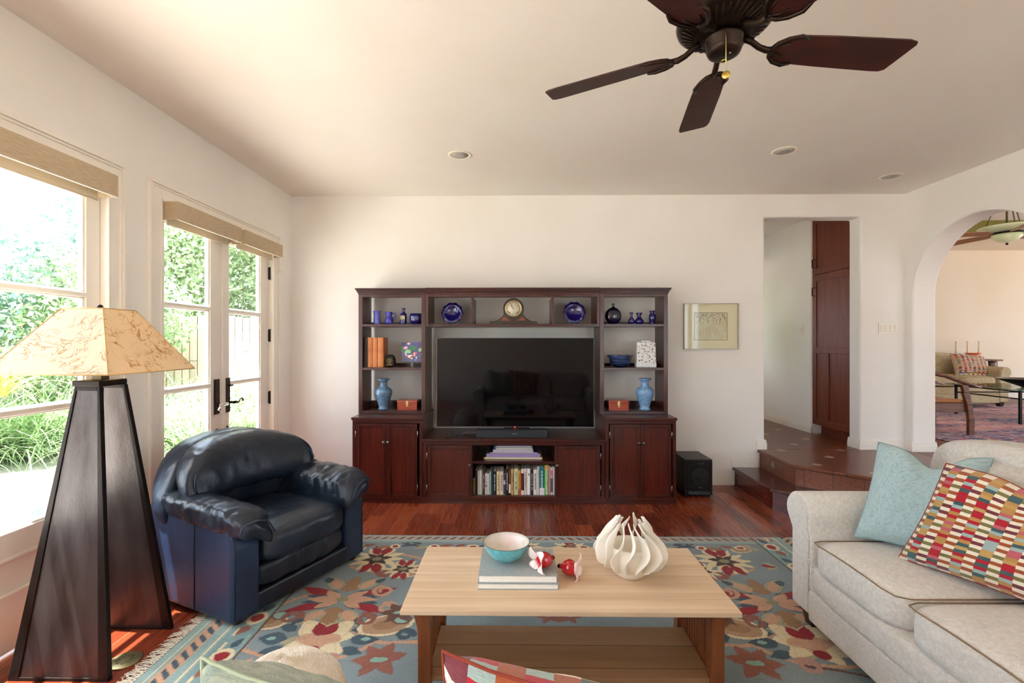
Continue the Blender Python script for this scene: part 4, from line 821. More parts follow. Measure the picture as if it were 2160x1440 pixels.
# ---------------- floral rug ----------------
RX0, RX1, RY0, RY1, RM = -1.60, 2.06, 1.0, 3.53, .23
def rug():
    st = .0055; nx = int((RX1-RX0)/st); ny = int((RY1-RY0)/st)
    gx, gy = np.meshgrid(np.linspace(RX0, RX1, nx+1), np.linspace(RY0, RY1, ny+1)); X = RM-np.abs(gx-RM); Y = gy
    wob = lambda s, k: s*np.sin(X*k+3*np.sin(Y*k*.7))*np.cos(Y*k*1.1)
    Xw = X+wob(.004, 41); Yw = Y+wob(.004, 37)
    col = np.zeros(X.shape+(3,)); col[:] = S('7d8c90')[:3]; rel = np.ones(X.shape)
    n = np.sin(X*9+2*np.sin(Y*5))*np.sin(Y*8+1.5*np.sin(X*6)); col *= (1+.10*n)[..., None]
    c = lambda h: np.array(S(h)[:3])
    K = dict(peach='c39a7e', tan='a98a6c', cream='d8cba6', red='8f1a26', teal='3f5560', mint='8ab0a2', brown='64463a', rust='8f5a4a', olive='8a8a66', ochre='967452', dk='49302a', pink='b98d80', sky='93a6a6', sage='a19d80')
    def put(mask, k, edge=None):
        col[mask] = c(K[k]) if isinstance(k, str) else k
    def ell(cx, cy, a, b, rot, k, edge=.0, ek='cream', inner=None):
        co, si = math.cos(rot), math.sin(rot); u = ((Xw-cx)*co+(Yw-cy)*si)/a; v = (-(Xw-cx)*si+(Yw-cy)*co)/b; d = u*u+v*v
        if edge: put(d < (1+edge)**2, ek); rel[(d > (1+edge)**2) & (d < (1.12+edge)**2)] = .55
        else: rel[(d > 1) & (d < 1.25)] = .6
        put(d < 1, k)
        if inner: put(d < .3, inner)
    def petal(cx, cy, ang, L_, W_, k, r0=0, sharp=1, inner=None):
        co, si = math.cos(ang), math.sin(ang); u = ((Xw-cx)*co+(Yw-cy)*si-r0)/L_; v = (-(Xw-cx)*si+(Yw-cy)*co)/W_
        ok = (u > 0) & (u < 1); uu = np.clip(u, 0, 1); w_ = np.sin(np.pi*uu**(.8 if sharp else .6))**(1.0 if sharp else .6)
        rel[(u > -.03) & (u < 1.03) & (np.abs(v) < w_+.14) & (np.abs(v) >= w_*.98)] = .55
        put(ok & (np.abs(v) < w_), k)
        if inner: put(ok & (np.abs(v) < w_*.55) & (u < .75), inner)
    def stroke(P, wd, k, taper=0):
        Q = []
        for i in range(len(P)-1):
            a, b_, c_, d_ = P[max(i-1, 0)], P[i], P[i+1], P[min(i+2, len(P)-1)]
            for s_ in range(7):
                s = s_/7; Q.append(tuple(.5*((2*b_[j])+(c_[j]-a[j])*s+(2*a[j]-5*b_[j]+4*c_[j]-d_[j])*s*s+(3*b_[j]-a[j]-3*c_[j]+d_[j])*s**3) for j in (0, 1)))
        Q.append(P[-1])
        for i in range(len(Q)-1):
            (ax, ay), (bx, by) = Q[i], Q[i+1]; w_ = wd*(1-taper*i/len(Q))
            x0_, x1_, y0_, y1_ = min(ax, bx)-w_, max(ax, bx)+w_, min(ay, by)-w_, max(ay, by)+w_
            j0 = np.searchsorted(gy[:, 0], y0_-.01); j1 = np.searchsorted(gy[:, 0], y1_+.01)
            sub = (slice(j0, j1), slice(None)); dx, dy = bx-ax, by-ay; l2 = dx*dx+dy*dy+1e-9
            t_ = np.clip(((Xw[sub]-ax)*dx+(Yw[sub]-ay)*dy)/l2, 0, 1); d = np.hypot(Xw[sub]-ax-t_*dx, Yw[sub]-ay-t_*dy)
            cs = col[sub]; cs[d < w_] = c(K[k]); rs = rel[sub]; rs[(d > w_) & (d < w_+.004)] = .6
    def curl(cx, cy, r, a0, sg, k, wd=.014, turns=1.25):
        P = [(cx+r*(1-.62*i/12)*math.cos(a0+sg*turns*2*math.pi*i/12), cy+r*(1-.62*i/12)*math.sin(a0+sg*turns*2*math.pi*i/12)) for i in range(13)]; stroke(P, wd, k, .3)
    def star(cx, cy, s):
        for a in (25, 155, -25, -155): petal(cx, cy, R(a), .30*s, .045*s, 'red', .06*s)
        for a in (10, -10, 170, -170): petal(cx, cy, R(a), .20*s, .028*s, 'teal', .06*s)
        for a in (45, 135, -45, -135): petal(cx, cy, R(a), .13*s, .022*s, 'teal', .04*s)
        for a in (0, 180): petal(cx, cy, R(a), .24*s, .04*s, 'peach', .0)
        for a in (35, 145, -35, -145): petal(cx, cy, R(a), .16*s, .034*s, 'peach', .02*s)
        ell(cx, cy, .045*s, .026*s, 0, 'olive')
        for sg in (1, -1):
            petal(cx, cy, R(90*sg), .20*s, .058*s, 'ochre', .10*s, 0); 
            for q in (1, -1): petal(cx+q*.06*s, cy+sg*.14*s, R(90-42*q)*sg if sg > 0 else R(-90+42*q), .20*s, .055*s, 'sage', 0, 0, 'peach'); petal(cx+q*.16*s, cy+sg*.21*s, R(90*sg-30*q*sg), .09*s, .028*s, 'teal')
    def rosette(cx, cy, s):
        for a in range(0, 360, 60): petal(cx, cy, R(a+10), .15*s, .05*s, 'sage' if a % 120 else 'cream', .03*s, 0)
        for sg in (1, -1): petal(cx, cy, R(90-90*sg), .15*s, .05*s, 'teal', .16*s); petal(cx, cy, R(90-90*sg+25), .12*s, .03*s, 'teal', .16*s); petal(cx, cy, R(90-90*sg-25), .12*s, .03*s, 'teal', .16*s); ell(cx+sg*.24*s, cy, .025*s, .015*s, 0, 'mint')
        for a in (50, 130): petal(cx, cy, R(a), .17*s, .07*s, 'cream', .03*s, 0)
        for a in (-35, -145): petal(cx, cy, R(a), .16*s, .05*s, 'cream', .03*s, 0)
        for a in (0, 180, 270): petal(cx, cy, R(a), .12*s, .045*s, 'peach', 0, 0)
        for a in (70, 110): petal(cx, cy, R(a), .12*s, .035*s, 'red', .03*s)
        ell(cx, cy-.09*s, .04*s, .035*s, 0, 'red')
    def daisy(cx, cy, s, k='cream', k2='dk'):
        for a in range(0, 360, 30): petal(cx, cy, R(a), .13*s, .026*s, k, .04*s, 0)
        for a in range(15, 360, 60): petal(cx, cy, R(a), .10*s, .022*s, k2, .0)
        for a in (75, 105, -75, -105): petal(cx, cy, R(a), .14*s, .03*s, 'red', .06*s)
        ell(cx, cy, .035*s, .025*s, 0, 'olive')
    def lily(cx, cy, s, k='rust'):
        for a in (20, 75, 130, 185, 240, 310): petal(cx, cy, R(a), .15*s, .038*s, k, .0)
        ell(cx, cy, .05*s, .022*s, .2, 'mint')
    def paisley(cx, cy, s, rot=0, k='tan'):
        ell(cx, cy, .105*s, .068*s, rot, k, .16, 'cream', 'ochre'); ell(cx+.06*s, cy+.04*s, .035*s, .03*s, rot, 'mint', .3, 'brown')
    W = lambda u, v: (lambda p: (p.x, p.y))(at(u, v, z=0))
    # vines
    for P in ([(440,1400),(480,1362),(560,1325),(625,1312),(690,1308),(735,1330),(780,1352),(815,1360),(880,1358)], [(420,1330),(480,1362),(540,1385),(600,1400),(700,1395),(760,1375),(790,1358)], [(740,1195),(800,1170),(860,1175),(905,1190),(850,1200),(800,1210),(740,1200)], [(700,1250),(640,1262),(590,1280)]):
        stroke([W(*p) for p in P], .012, 'peach')
    for P in ([(500,1440),(600,1415),(700,1400)], [(380,1410),(430,1370),(455,1345)], [(850,1148),(900,1160),(930,1172)], [(760,1420),(800,1400)]): stroke([W(*p) for p in P], .009, 'brown')
    s_ = W(722, 1268); star(s_[0], s_[1], .85); r_ = W(672, 1352); rosette(r_[0], r_[1], .95); d_ = W(795, 1182); daisy(d_[0], d_[1], 1.05)
    l_ = W(800, 1396); lily(l_[0], l_[1], .85); p_ = W(815, 1322); paisley(p_[0], p_[1], 1.15, .3); p_ = W(558, 1312); paisley(p_[0], p_[1], 1.05, -.2); p_ = W(870, 1208); paisley(p_[0], p_[1], .9, .4)
    for u, v, r, a0, sg, k in ((615,1306,.055,0,1,'rust'),(770,1310,.055,2,-1,'rust'),(855,1343,.045,0,1,'teal'),(815,1212,.05,3,1,'rust'),(690,1400,.05,1,1,'pink'),(870,1150,.05,0,1,'teal'),(520,1345,.05,3,-1,'peach'),(810,1250,.06,2,1,'peach'),(815,1285,.05,2,-1,'peach'),(460,1420,.06,0,1,'rust')): q_ = W(u, v); curl(q_[0], q_[1], r, a0, sg, k)
    rg = random.Random(5); placed = []
    avoid = [(s_, .36), (r_, .33), (d_, .22), (l_, .16)]
    for _ in range(900):
        x_, y_ = rg.uniform(RX0+.40, RM), rg.uniform(RY0+.2, RY1-.2)
        if any(math.hypot(x_-a[0], y_-a[1]) < r for a, r in avoid): continue
        rr = rg.choice((.12, .14, .17))
        if any(math.hypot(x_-a, y_-b_) < rr+r+.0 for a, b_, r in placed): continue
        placed.append((x_, y_, rr)); q = rg.random()
        if rr > .16: (daisy if q < .45 else lily)(x_, y_, .72, *(() if q < .45 else (rg.choice(('rust', 'brown', 'pink')),)))
        elif rr > .13:
            if q < .4: paisley(x_, y_, .7, rg.uniform(-1, 1))
            else: lily(x_, y_, .55, rg.choice(('peach', 'brown', 'rust')))
        else:
            if q < .45: curl(x_, y_, .045, rg.uniform(0, 6), rg.choice((-1, 1)), rg.choice(('rust', 'teal', 'peach')))
            else:
                a0 = rg.uniform(0, 6)
                for k_ in range(3): petal(x_, y_, a0+k_*.7, .09, .02, rg.choice(('teal', 'sage', 'red', 'peach')), 0, rg.random() < .6)
    # borders: long sides (y) and fringed ends (x)
    dY = np.minimum(Y-RY0, RY1-Y); dX = X-RX0
    def rope(d, along, d0, d1):
        m_ = (d > d0) & (d < d1); put(m_, 'peach'); s = (along+ (d-d0)*.9)/.062; put(m_ & ((s % 1) < .48) & (d > d0+.008) & (d < d1-.008), 'teal')
    put(dY < .13, 'sky'); rope(dY, X, .035, .085)
    put(dY < .0, 'sky'); m_ = dX < .34; put(m_ & (dY > .13), c('7c9a9c')); put(dX < .20, c('8ba6a4')*(1)); rope(dX, Y, .07, .135)
    put((np.abs(dX-.185) < .004) | (np.abs(dX-.05) < .004), 'cream'); put(np.abs(dX-.34) < .006, 'brown')
    yy = np.abs(((Y-2.16)/.115) % 1-.5); put((np.abs(dX-.235) < .008) & (yy < .27), 'cream'); put((np.abs(dX-.315) < .006) & (yy > .2), 'mint')
    for k_ in range(8):
        y0_ = RY0+.25+k_*.3
        if y0_ < RY1-.15: ell(RX0+.275, y0_, .05, .055, 0, 'cream', .0); ell(RX0+.275, y0_, .03, .034, 0, 'red'); petal(RX0+.275, y0_+.06, R(70), .08, .022, 'teal'); petal(RX0+.275, y0_-.06, R(-110), .09, .026, 'rust')
    for k_ in range(14):   # flowers along the long borders, inside
        x_ = RX0+.5+k_*.27
        if x_ < RM:
            for yb_ in (RY1-.20, RY0+.20): ell(x_, yb_, .04, .032, 0, 'cream'); ell(x_, yb_, .022, .018, 0, 'red'); petal(x_+.04, yb_, R(20), .10, .02, 'teal' if k_ % 2 else 'rust'); petal(x_-.04, yb_, R(200), .10, .026, 'ochre' if k_ % 2 else 'sage')
    Z = .009+.0035*rel; ed = np.minimum(dY, dX); Z[ed < .006] = .006; Z[ed <= 1e-6] = .0005
    V = np.stack([gx, gy, Z], -1).reshape(-1, 3); i = np.arange(ny)[:, None]*(nx+1)+np.arange(nx)[None, :]
    Fq = np.stack([i, i+1, i+nx+2, i+nx+1], -1).reshape(-1, 4)
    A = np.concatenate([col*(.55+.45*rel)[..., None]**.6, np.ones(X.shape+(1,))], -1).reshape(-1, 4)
    m, t, b = newmat('carved_wool'); L = t.links.new; a = N(t, 'Attribute'); a.attribute_name = 'tone'
    tc = N(t, 'TexCoord'); n1 = N(t, 'TexNoise'); n1.inputs['Scale'].default_value = 1; n1.inputs['Detail'].default_value = 3
    mp = N(t, 'Mapping'); mp.inputs['Scale'].default_value = (140, 420, 200); L(tc.outputs['Object'], mp.inputs[0]); L(mp.outputs[0], n1.inputs[0])
    h = N(t, 'HueSaturation'); L(a.outputs['Color'], h.inputs['Color']); L(mathn(t, 'ADD', mathn(t, 'MULTIPLY', n1.outputs[0], .8), .62), h.inputs['Value']); L(h.outputs[0], b.inputs['Base Color'])
    b.inputs['Roughness'].default_value = 1; b.inputs['Sheen Weight'].default_value = .15; b.inputs['Specular IOR Level'].default_value = .1
    k = N(t, 'Bump'); k.inputs['Strength'].default_value = .6; k.inputs['Distance'].default_value = .004; L(n1.outputs[0], k.inputs['Height']); L(k.outputs[0], b.inputs['Normal'])
    root = thing('area_rug', 'large blue grey wool rug with carved flowers, scrolls and white fringe', 'rug', (0, 0, .0005))
    pile = fmesh('pile', V, Fq, m, root, True, A)
    rg = np.random.default_rng(2); nb = 900; fv = []; ff = []
    for sx, xx in ((-1, RX0), (1, RX1)):
        for q in range(nb):
            y_ = RY0+(RY1-RY0)*q/nb; L_ = rg.uniform(.045, .09); p = np.array([xx-sx*.006, y_, .006]); d = rg.normal(0, .35); w_ = .0018
            for s_ in range(4):
                f = s_/3; fx = p[0]+sx*L_*f; fy_ = y_+d*L_*f+.006*math.sin(q+f*5); fz = .008*(1-f)+.002+.004*math.sin(f*3)*rg.random()
                fv += [(fx, fy_-w_, fz), (fx, fy_+w_, fz)]
            o_ = len(fv)-8; ff += [(o_+2*s_, o_+2*s_+1, o_+2*s_+3, o_+2*s_+2) for s_ in range(3)]
    fr = fmesh('fringe', fv, ff, M('white_fringe', 'ded6c4', .95), root); fr['label'] = 'white knotted cotton fringe'
rug()

# ---------------- coffee table ----------------
tx0, tx1, ty0, ty1, tz = -.428, .845, 1.785, 2.347, .43
t = thing('coffee_table', 'rectangular oak coffee table with slatted ends and lower shelf on the rug', 'table', ((tx0+tx1)/2, (ty0+ty1)/2, .0125)); o = t.location[:]
obj('table_top', MB().box(tx0, tx1, ty0, ty1, tz-.019, tz), oaktop, t, .0025, o)
lx0, lx1, ly0, ly1 = -.374, .806, 1.845, 2.285; lw = .05
for x_ in (lx0, lx1-lw):
    for y_ in (ly0, ly1-lw):
        leg = obj('leg', MB().box(x_, x_+lw, y_, y_+lw, .0127, tz-.0195), oak, t, .003, o)
        sg = -1 if x_ == lx0 else 1; ex = x_ if sg < 0 else x_+lw
        P = [(ex, tz-.02), (ex+sg*.036, tz-.02)]+[(ex+sg*.036*(1-(k_/8))**2.2, tz-.02-.14*(k_/8)) for k_ in range(1, 9)]
        obj('corbel', MB().prism(P, y_+.012, y_+.038, 'y'), oak, leg, .001, o)
ap = .036
obj('apron', MB().box(lx0+lw, lx1-lw, ly0+.012, ly0+.03, tz-.0195-ap, tz-.0195), oak, t, .002, o); obj('apron', MB().box(lx0+lw, lx1-lw, ly1-.03, ly1-.012, tz-.0195-ap, tz-.0195), oak, t, .002, o)
sz = .128
for x_ in (lx0+.014, lx1-.036):
    obj('end_rail', MB().box(x_, x_+.022, ly0+lw, ly1-lw, tz-.0195-ap, tz-.0195), oak, t, .002, o); obj('end_rail', MB().box(x_, x_+.022, ly0+lw, ly1-lw, sz-.035, sz), oak, t, .002, o)
    for k_ in range(11):
        y_ = ly0+lw+.014+k_*.029; obj('slat', MB().box(x_+.006, x_+.016, y_, y_+.013, sz, tz-.0195-ap), oak, t, .001, o)
obj('shelf', MB().box(lx0+.036, lx1-.036, ly0+.02, ly1-.08, sz-.018, sz+.001), shelf_m, t, .002, o)

# books, bowl, ceramics on the table
grey_cloth = M('grey_book_cloth', '9aa1a0', .6, c2='a6acaa', sc=120)
def flatbook(x0, x1, y0, y1, z, h, label):
    t = thing('book', label, 'book', ((x0+x1)/2, (y0+y1)/2, z), 0, 'large books on the coffee table'); o = t.location[:]
    obj('cover', MB().box(x0, x1, y0, y1, z, z+.0025).box(x0, x1, y0, y1, z+h-.0025, z+h).box(x0, x1, y1-.003, y1, z, z+h), grey_cloth, t, .0008, o)
    obj('pages', MB().box(x0+.004, x1-.005, y0+.004, y1-.003, z+.0026, z+h-.0026), M('white_pages', 'f1eee6', .9, c2='e6e1d6', sc=200, st=(.3, .3, 4)) if 'white_pages' not in MATS else MATS['white_pages'], t, 0, o)
flatbook(-.150, .181, 1.94, 2.200, tz+.0005, .0235, 'lower of the two large grey art books on the coffee table'); flatbook(-.147, .176, 1.945, 2.205, tz+.0245, .030, 'upper large grey art book carrying the turquoise bowl')
bz = tz+.0547
t = thing('ceramic_bowl', 'round turquoise ceramic bowl with pale pinkish glazed inside', 'bowl', (-.035, 2.085, bz))
bp = [(.028, 0), (.030, .003), (.029, .006), (.045, .011), (.068, .024), (.086, .045), (.097, .068), (.1015, .082)]
obj('bowl', MB().lathe([(0, .002)]+bp, 64, caps=False), M('turquoise_glaze', '4fa3ad', .3, c2='79c0c4', sc=30, coat=.3, bump=.08, bsc=200), t)
obj('inner_glaze', MB().lathe([(.1015, .082), (.0995, .083), (.094, .068), (.083, .046), (.065, .028), (.04, .016), (0, .013)], 64, caps=False), M('shell_glaze', 'c9c9b8', .25, c2='e3d3cf', sc=9, coat=.4), t)
obj('rim', MB().tube([(.1008*math.cos(a), .1008*math.sin(a), .083) for a in [2*math.pi*k_/64 for k_ in range(64)]], .0012, 6, closed=True), M('dark_rim', '3b4440', .4), t)
redg = M('red_glaze', 'c5101a', .08, coat=.8, coatr=.04, c2='b00c16', sc=10); wg = M('white_pink_glaze', 'f6efea', .12, coat=.6, c2='f0cfc6', sc=20)
def blossom(loc, rz, label):
    """ceramic lily-like blossom: ribbed red bell lying on its side, flared white petals"""
    t = thing('ceramic_flower', label, 'ornament', loc, rz, 'red and white ceramic blossoms'); t.scale = (1.5, 1.5, 1.5)
    A = T(0, 0, .0232) @ RY(R(90))
    obj('bell', MB().lathe([(0, -.040), (.006, -.038), (.008, -.032), (.016, -.026), (.022, -.014), (.0215, -.004), (.0175, .006), (.013, .010)], 24, fn=lambda r, z, a: r*(1+.05*math.cos(5*a))).xf(A), redg, t)
    obj('tip', MB().lathe([(0, -.046), (.005, -.043), (.0065, -.038), (0, -.036)], 14).xf(A), black, t)
    obj('throat', MB().lathe([(.0125, .0105), (.017, .0065), (.016, .0), (0, -.01)], 20).xf(A), redg, t)
    for k_ in range(4):
        a = R(50+90*k_) ; m = MB(); V = []; Fq = []
        for i in range(8):
            s = i/7; r = .012+.034*s**1.3; h = .006+.030*s-.022*s**3; w_ = .0165*math.sin(math.pi*(.25+.68*s))**.8
            for j in range(5):
                q = -1+j/2; V.append((h+.004*q*q*(1-s), math.cos(a)*r-math.sin(a)*w_*q, math.sin(a)*r+math.cos(a)*w_*q+.0232))
        for i in range(7):
            for j in range(4): Fq.append((i*5+j, i*5+j+1, i*5+j+6, i*5+j+5))
        m.add(V, Fq, True); zmin = min(p[2] for p in V)
        if zmin < .002: m.v = [(p[0], p[1], max(p[2], .002+.1*(p[2]-zmin))) for p in m.v]
        p = obj('petal', m, wg, t); s_ = p.modifiers.new('thick', 'SOLIDIFY'); s_.thickness = .0032; s_.offset = 0; ss = p.modifiers.new('sub', 'SUBSURF'); ss.levels = 1; ss.render_levels = 1
p_ = at(1142, 1200, z=bz); blossom((p_.x, p_.y, bz), R(212), 'red and white ceramic blossom lying on the grey books'); p_ = at(1208, 1216, z=tz); blossom((p_.x, p_.y, tz+.001), R(-22), 'red and white ceramic blossom lying on the bare table top')
# white vase with fins
p_ = at(1329, 1212, z=tz); t = thing('finned_vase', 'white ceramic vase ringed by tall wavy fins on the coffee table', 'vase', (p_.x, p_.y, tz))
porc = M('white_bisque', 'eee8dc', .55, c2='e6dfd0', sc=6, bump=.05, bsc=50)
obj('body', MB().lathe([(0, 0), (.048, 0), (.060, .010), (.088, .045), (.101, .085), (.100, .115), (.092, .135), (.088, .134), (.094, .110), (.095, .085), (.08, .045), (.05, .012), (0, .008)], 64), porc, t)
NF = 15
for k_ in range(NF):
    a = 2*math.pi*k_/NF+.12; V = []; Fq = []; rg = random.Random(k_); hh = .243+rg.uniform(-.016, .012); ph = rg.uniform(0, 6)
    n_ = 16
    for i in range(n_):
        s = i/(n_-1); z = .040+(hh-.040)*s
        rin = (.084+.019*math.sin(min(1, s*2.1)*math.pi*.5)) if z < .13 else .100-.05*((z-.13)/(hh-.13))**1.3
        rout = rin+.002+.058*math.sin(math.pi*min(1, (s*1.02)**.62))**.8*(1-.25*s)+.004*math.sin(s*11+ph)
        if s > .93: rout = rin+.012
        if s < .06: rout = rin+.004
        tw = .34*math.sin(s*2.4)-.16*s+.05*math.sin(s*8+ph); sw = a+tw
        for j in range(4):
            q = j/3; r = rin-.003+(rout-rin+.003)*q; al = sw+.10*q*math.sin(s*7+ph); V.append((r*math.cos(al), r*math.sin(al), z))
    for i in range(n_-1):
        for j in range(3): Fq.append((i*4+j, i*4+j+1, i*4+j+5, i*4+j+4))
    p = obj('fin', MB().add(V, Fq, True), porc, t); s_ = p.modifiers.new('thick', 'SOLIDIFY'); s_.thickness = .0055; s_.offset = 0; ss = p.modifiers.new('sub', 'SUBSURF'); ss.levels = 1; ss.render_levels = 1

# ---------------- leather armchair ----------------
t = thing('leather_armchair', 'navy blue leather armchair with plump arms, standing beside the floor lamp', 'armchair', (-1.192, 2.748, .001), R(65.4))
W2 = .46
def wr(p, a, f, st=(1, 1, 1)):
    n_ = mn.noise(Vector((p.x*f*st[0], p.y*f*st[1], p.z*f*st[2]))); return a*(1-abs(n_)*3.2)
def wrinkle(p, c, a, f, st=(1, 1, 1)):
    d = (p-Vector(c)); l = d.length
    return p+d.normalized()*(wr(p, a, f, st)+wr(p+Vector((3, 1, 2)), a*.5, f*2.1, st)) if l > 1e-6 else p
# side panels, front posts, back shell
def post(sg):
    def f(p):
        z = p.z; y = p.y
        return Vector((p.x+sg*.004*math.sin(z*6), y, z))
    return f
for sg in (-1, 1):
    xo, xi = sg*W2, sg*.305
    prof = [(0.0, .035), (.76, .035), (.77, .30), (.76, .52), (.62, .53), (.40, .52), (.12, .508), (.02, .50), (-.002, .40)]
    pr = MB().prism(prof, min(xo, xi), max(xo, xi), 'x'); ob = obj('side_panel', pr, leather_b, t, .022); ob.modifiers['bevel'].segments = 3
    obj('side_seam', MB().tube([(xo+sg*.0012, .30, z_) for z_ in (.05, .2, .35, .52)], .0022, 6), M('seam_thread', '0c1420', .6) if 'seam_thread' not in MATS else MATS['seam_thread'], ob)
    obj('side_seam', MB().tube([(xo-sg*.014, -.001, .05), (xo-sg*.014, -.001, .3), (xo-sg*.014, .003, .50)], .002, 6), MATS['seam_thread'], ob)
def fback(p):
    x = p.x; z = p.z; b_ = abs(x)/.47
    y = p.y-.14*b_**2.6; z = z-.13*b_**2.6*max(0, (z-.3)/.5); y += .07*max(0, z-.35); x *= .955+.06*max(0, min(1, (p.z-.46)/.12))
    return wrinkle(Vector((x, y, z)), (0, .72, .5), .004, 8, (1, 1, .5))
obj('backrest', MB().soft((0, .715, .57), (.468, .135, .30), (40, 14, 26), 3.6, fback), leather, t)
def farm(sg):
    def f(p):
        y = p.y; ax = sg*p.x; s = (y+.06)/.75; z = p.z+.045*max(0, s-.2)**1.2
        z -= .75*max(0, .375-ax)*(.45+.55*(p.z < .58))
        if y < .06: z -= .03*((.06-y)/.1)**1.5
        return wrinkle(Vector((p.x, y, z)), (sg*.36, y, .53), .0065, 9, (1, 2.6, 1))
    return f
for sg in (-1, 1):
    pad = obj('arm_cushion', MB().soft((sg*.362, .29, .538), (.118, .365, .062), (16, 46, 12), 4.2, farm(sg)), leather, t)
    g = farm(sg); ed = [g(Vector((sg*(.362+a), -.071, .538+b_))) for a, b_ in ((.098, .005), (.096, .03), (.075, .044), (.02, .052), (-.04, .050), (-.085, .035))]
    obj('piping', MB().tube(ed, .0042, 6), M('navy_piping', '26384c', .4) if 'navy_piping' not in MATS else MATS['navy_piping'], pad)
def fhead(p):
    x, y, z = p; b_ = abs(x)/.42; y2 = y-.115*b_**2.2; z2 = z-.055*b_**2.4
    q = Vector((x, y2, z2)); q = wrinkle(q, (x*.8, .56, .68), .0045, 7, (1.2, 1, .5)); q.y += .25*(q.z-.68); return q
hp = obj('head_cushion', MB().soft((.0, .585, .702), (.428, .125, .160), (44, 16, 22), 2.9, fhead), leather, t)
for sg in (-1, 1): obj('piping', MB().tube([fhead(Vector((sg*.40*math.cos(a), .585-.085*math.cos(a), .702+.148*math.sin(a)))) for a in [-.95+1.9*k_/12 for k_ in range(13)]], .0042, 6), MATS['navy_piping'], hp)
def fseat(p):
    z = p.z+.018*(1-(p.x/.31)**2)*(1 if p.z > .36 else 0); 
    return wrinkle(Vector((p.x, p.y, z)), (p.x*.8, .27, .35), .0035, 9, (1.5, 1, 1))
obj('seat_cushion', MB().soft((0, .27, .345), (.312, .325, .095), (30, 30, 12), 4.2, fseat), leather, t)
def frail(p): return Vector((p.x, p.y-.006*math.sin(p.x*45+2*math.sin(p.x*13)) if p.y < .05 else p.y, p.z))
obj('front_rail', MB().soft((0, .10, .205), (.318, .10, .068), (60, 6, 10), 5, frail), leather, t)
obj('lower_rail', MB().box(-.318, .318, .0, .2, .04, .137), leather, t, .012)
for sx in (-.40, .40):
    for sy in (.05, .76): obj('foot', MB().lathe([(0, .011), (.018, .011), (.027, .018), (.027, .03), (.02, .038), (0, .038)], 20, c=(sx, sy, 0)) if sy < .1 else MB().lathe([(0, 0), (.018, 0), (.027, .01), (.027, .03), (.02, .038), (0, .038)], 20, c=(sx, sy, 0)), M('dark_bun_foot', '2a1a12', .35, coat=.3) if 'dark_bun_foot' not in MATS else MATS['dark_bun_foot'], t)

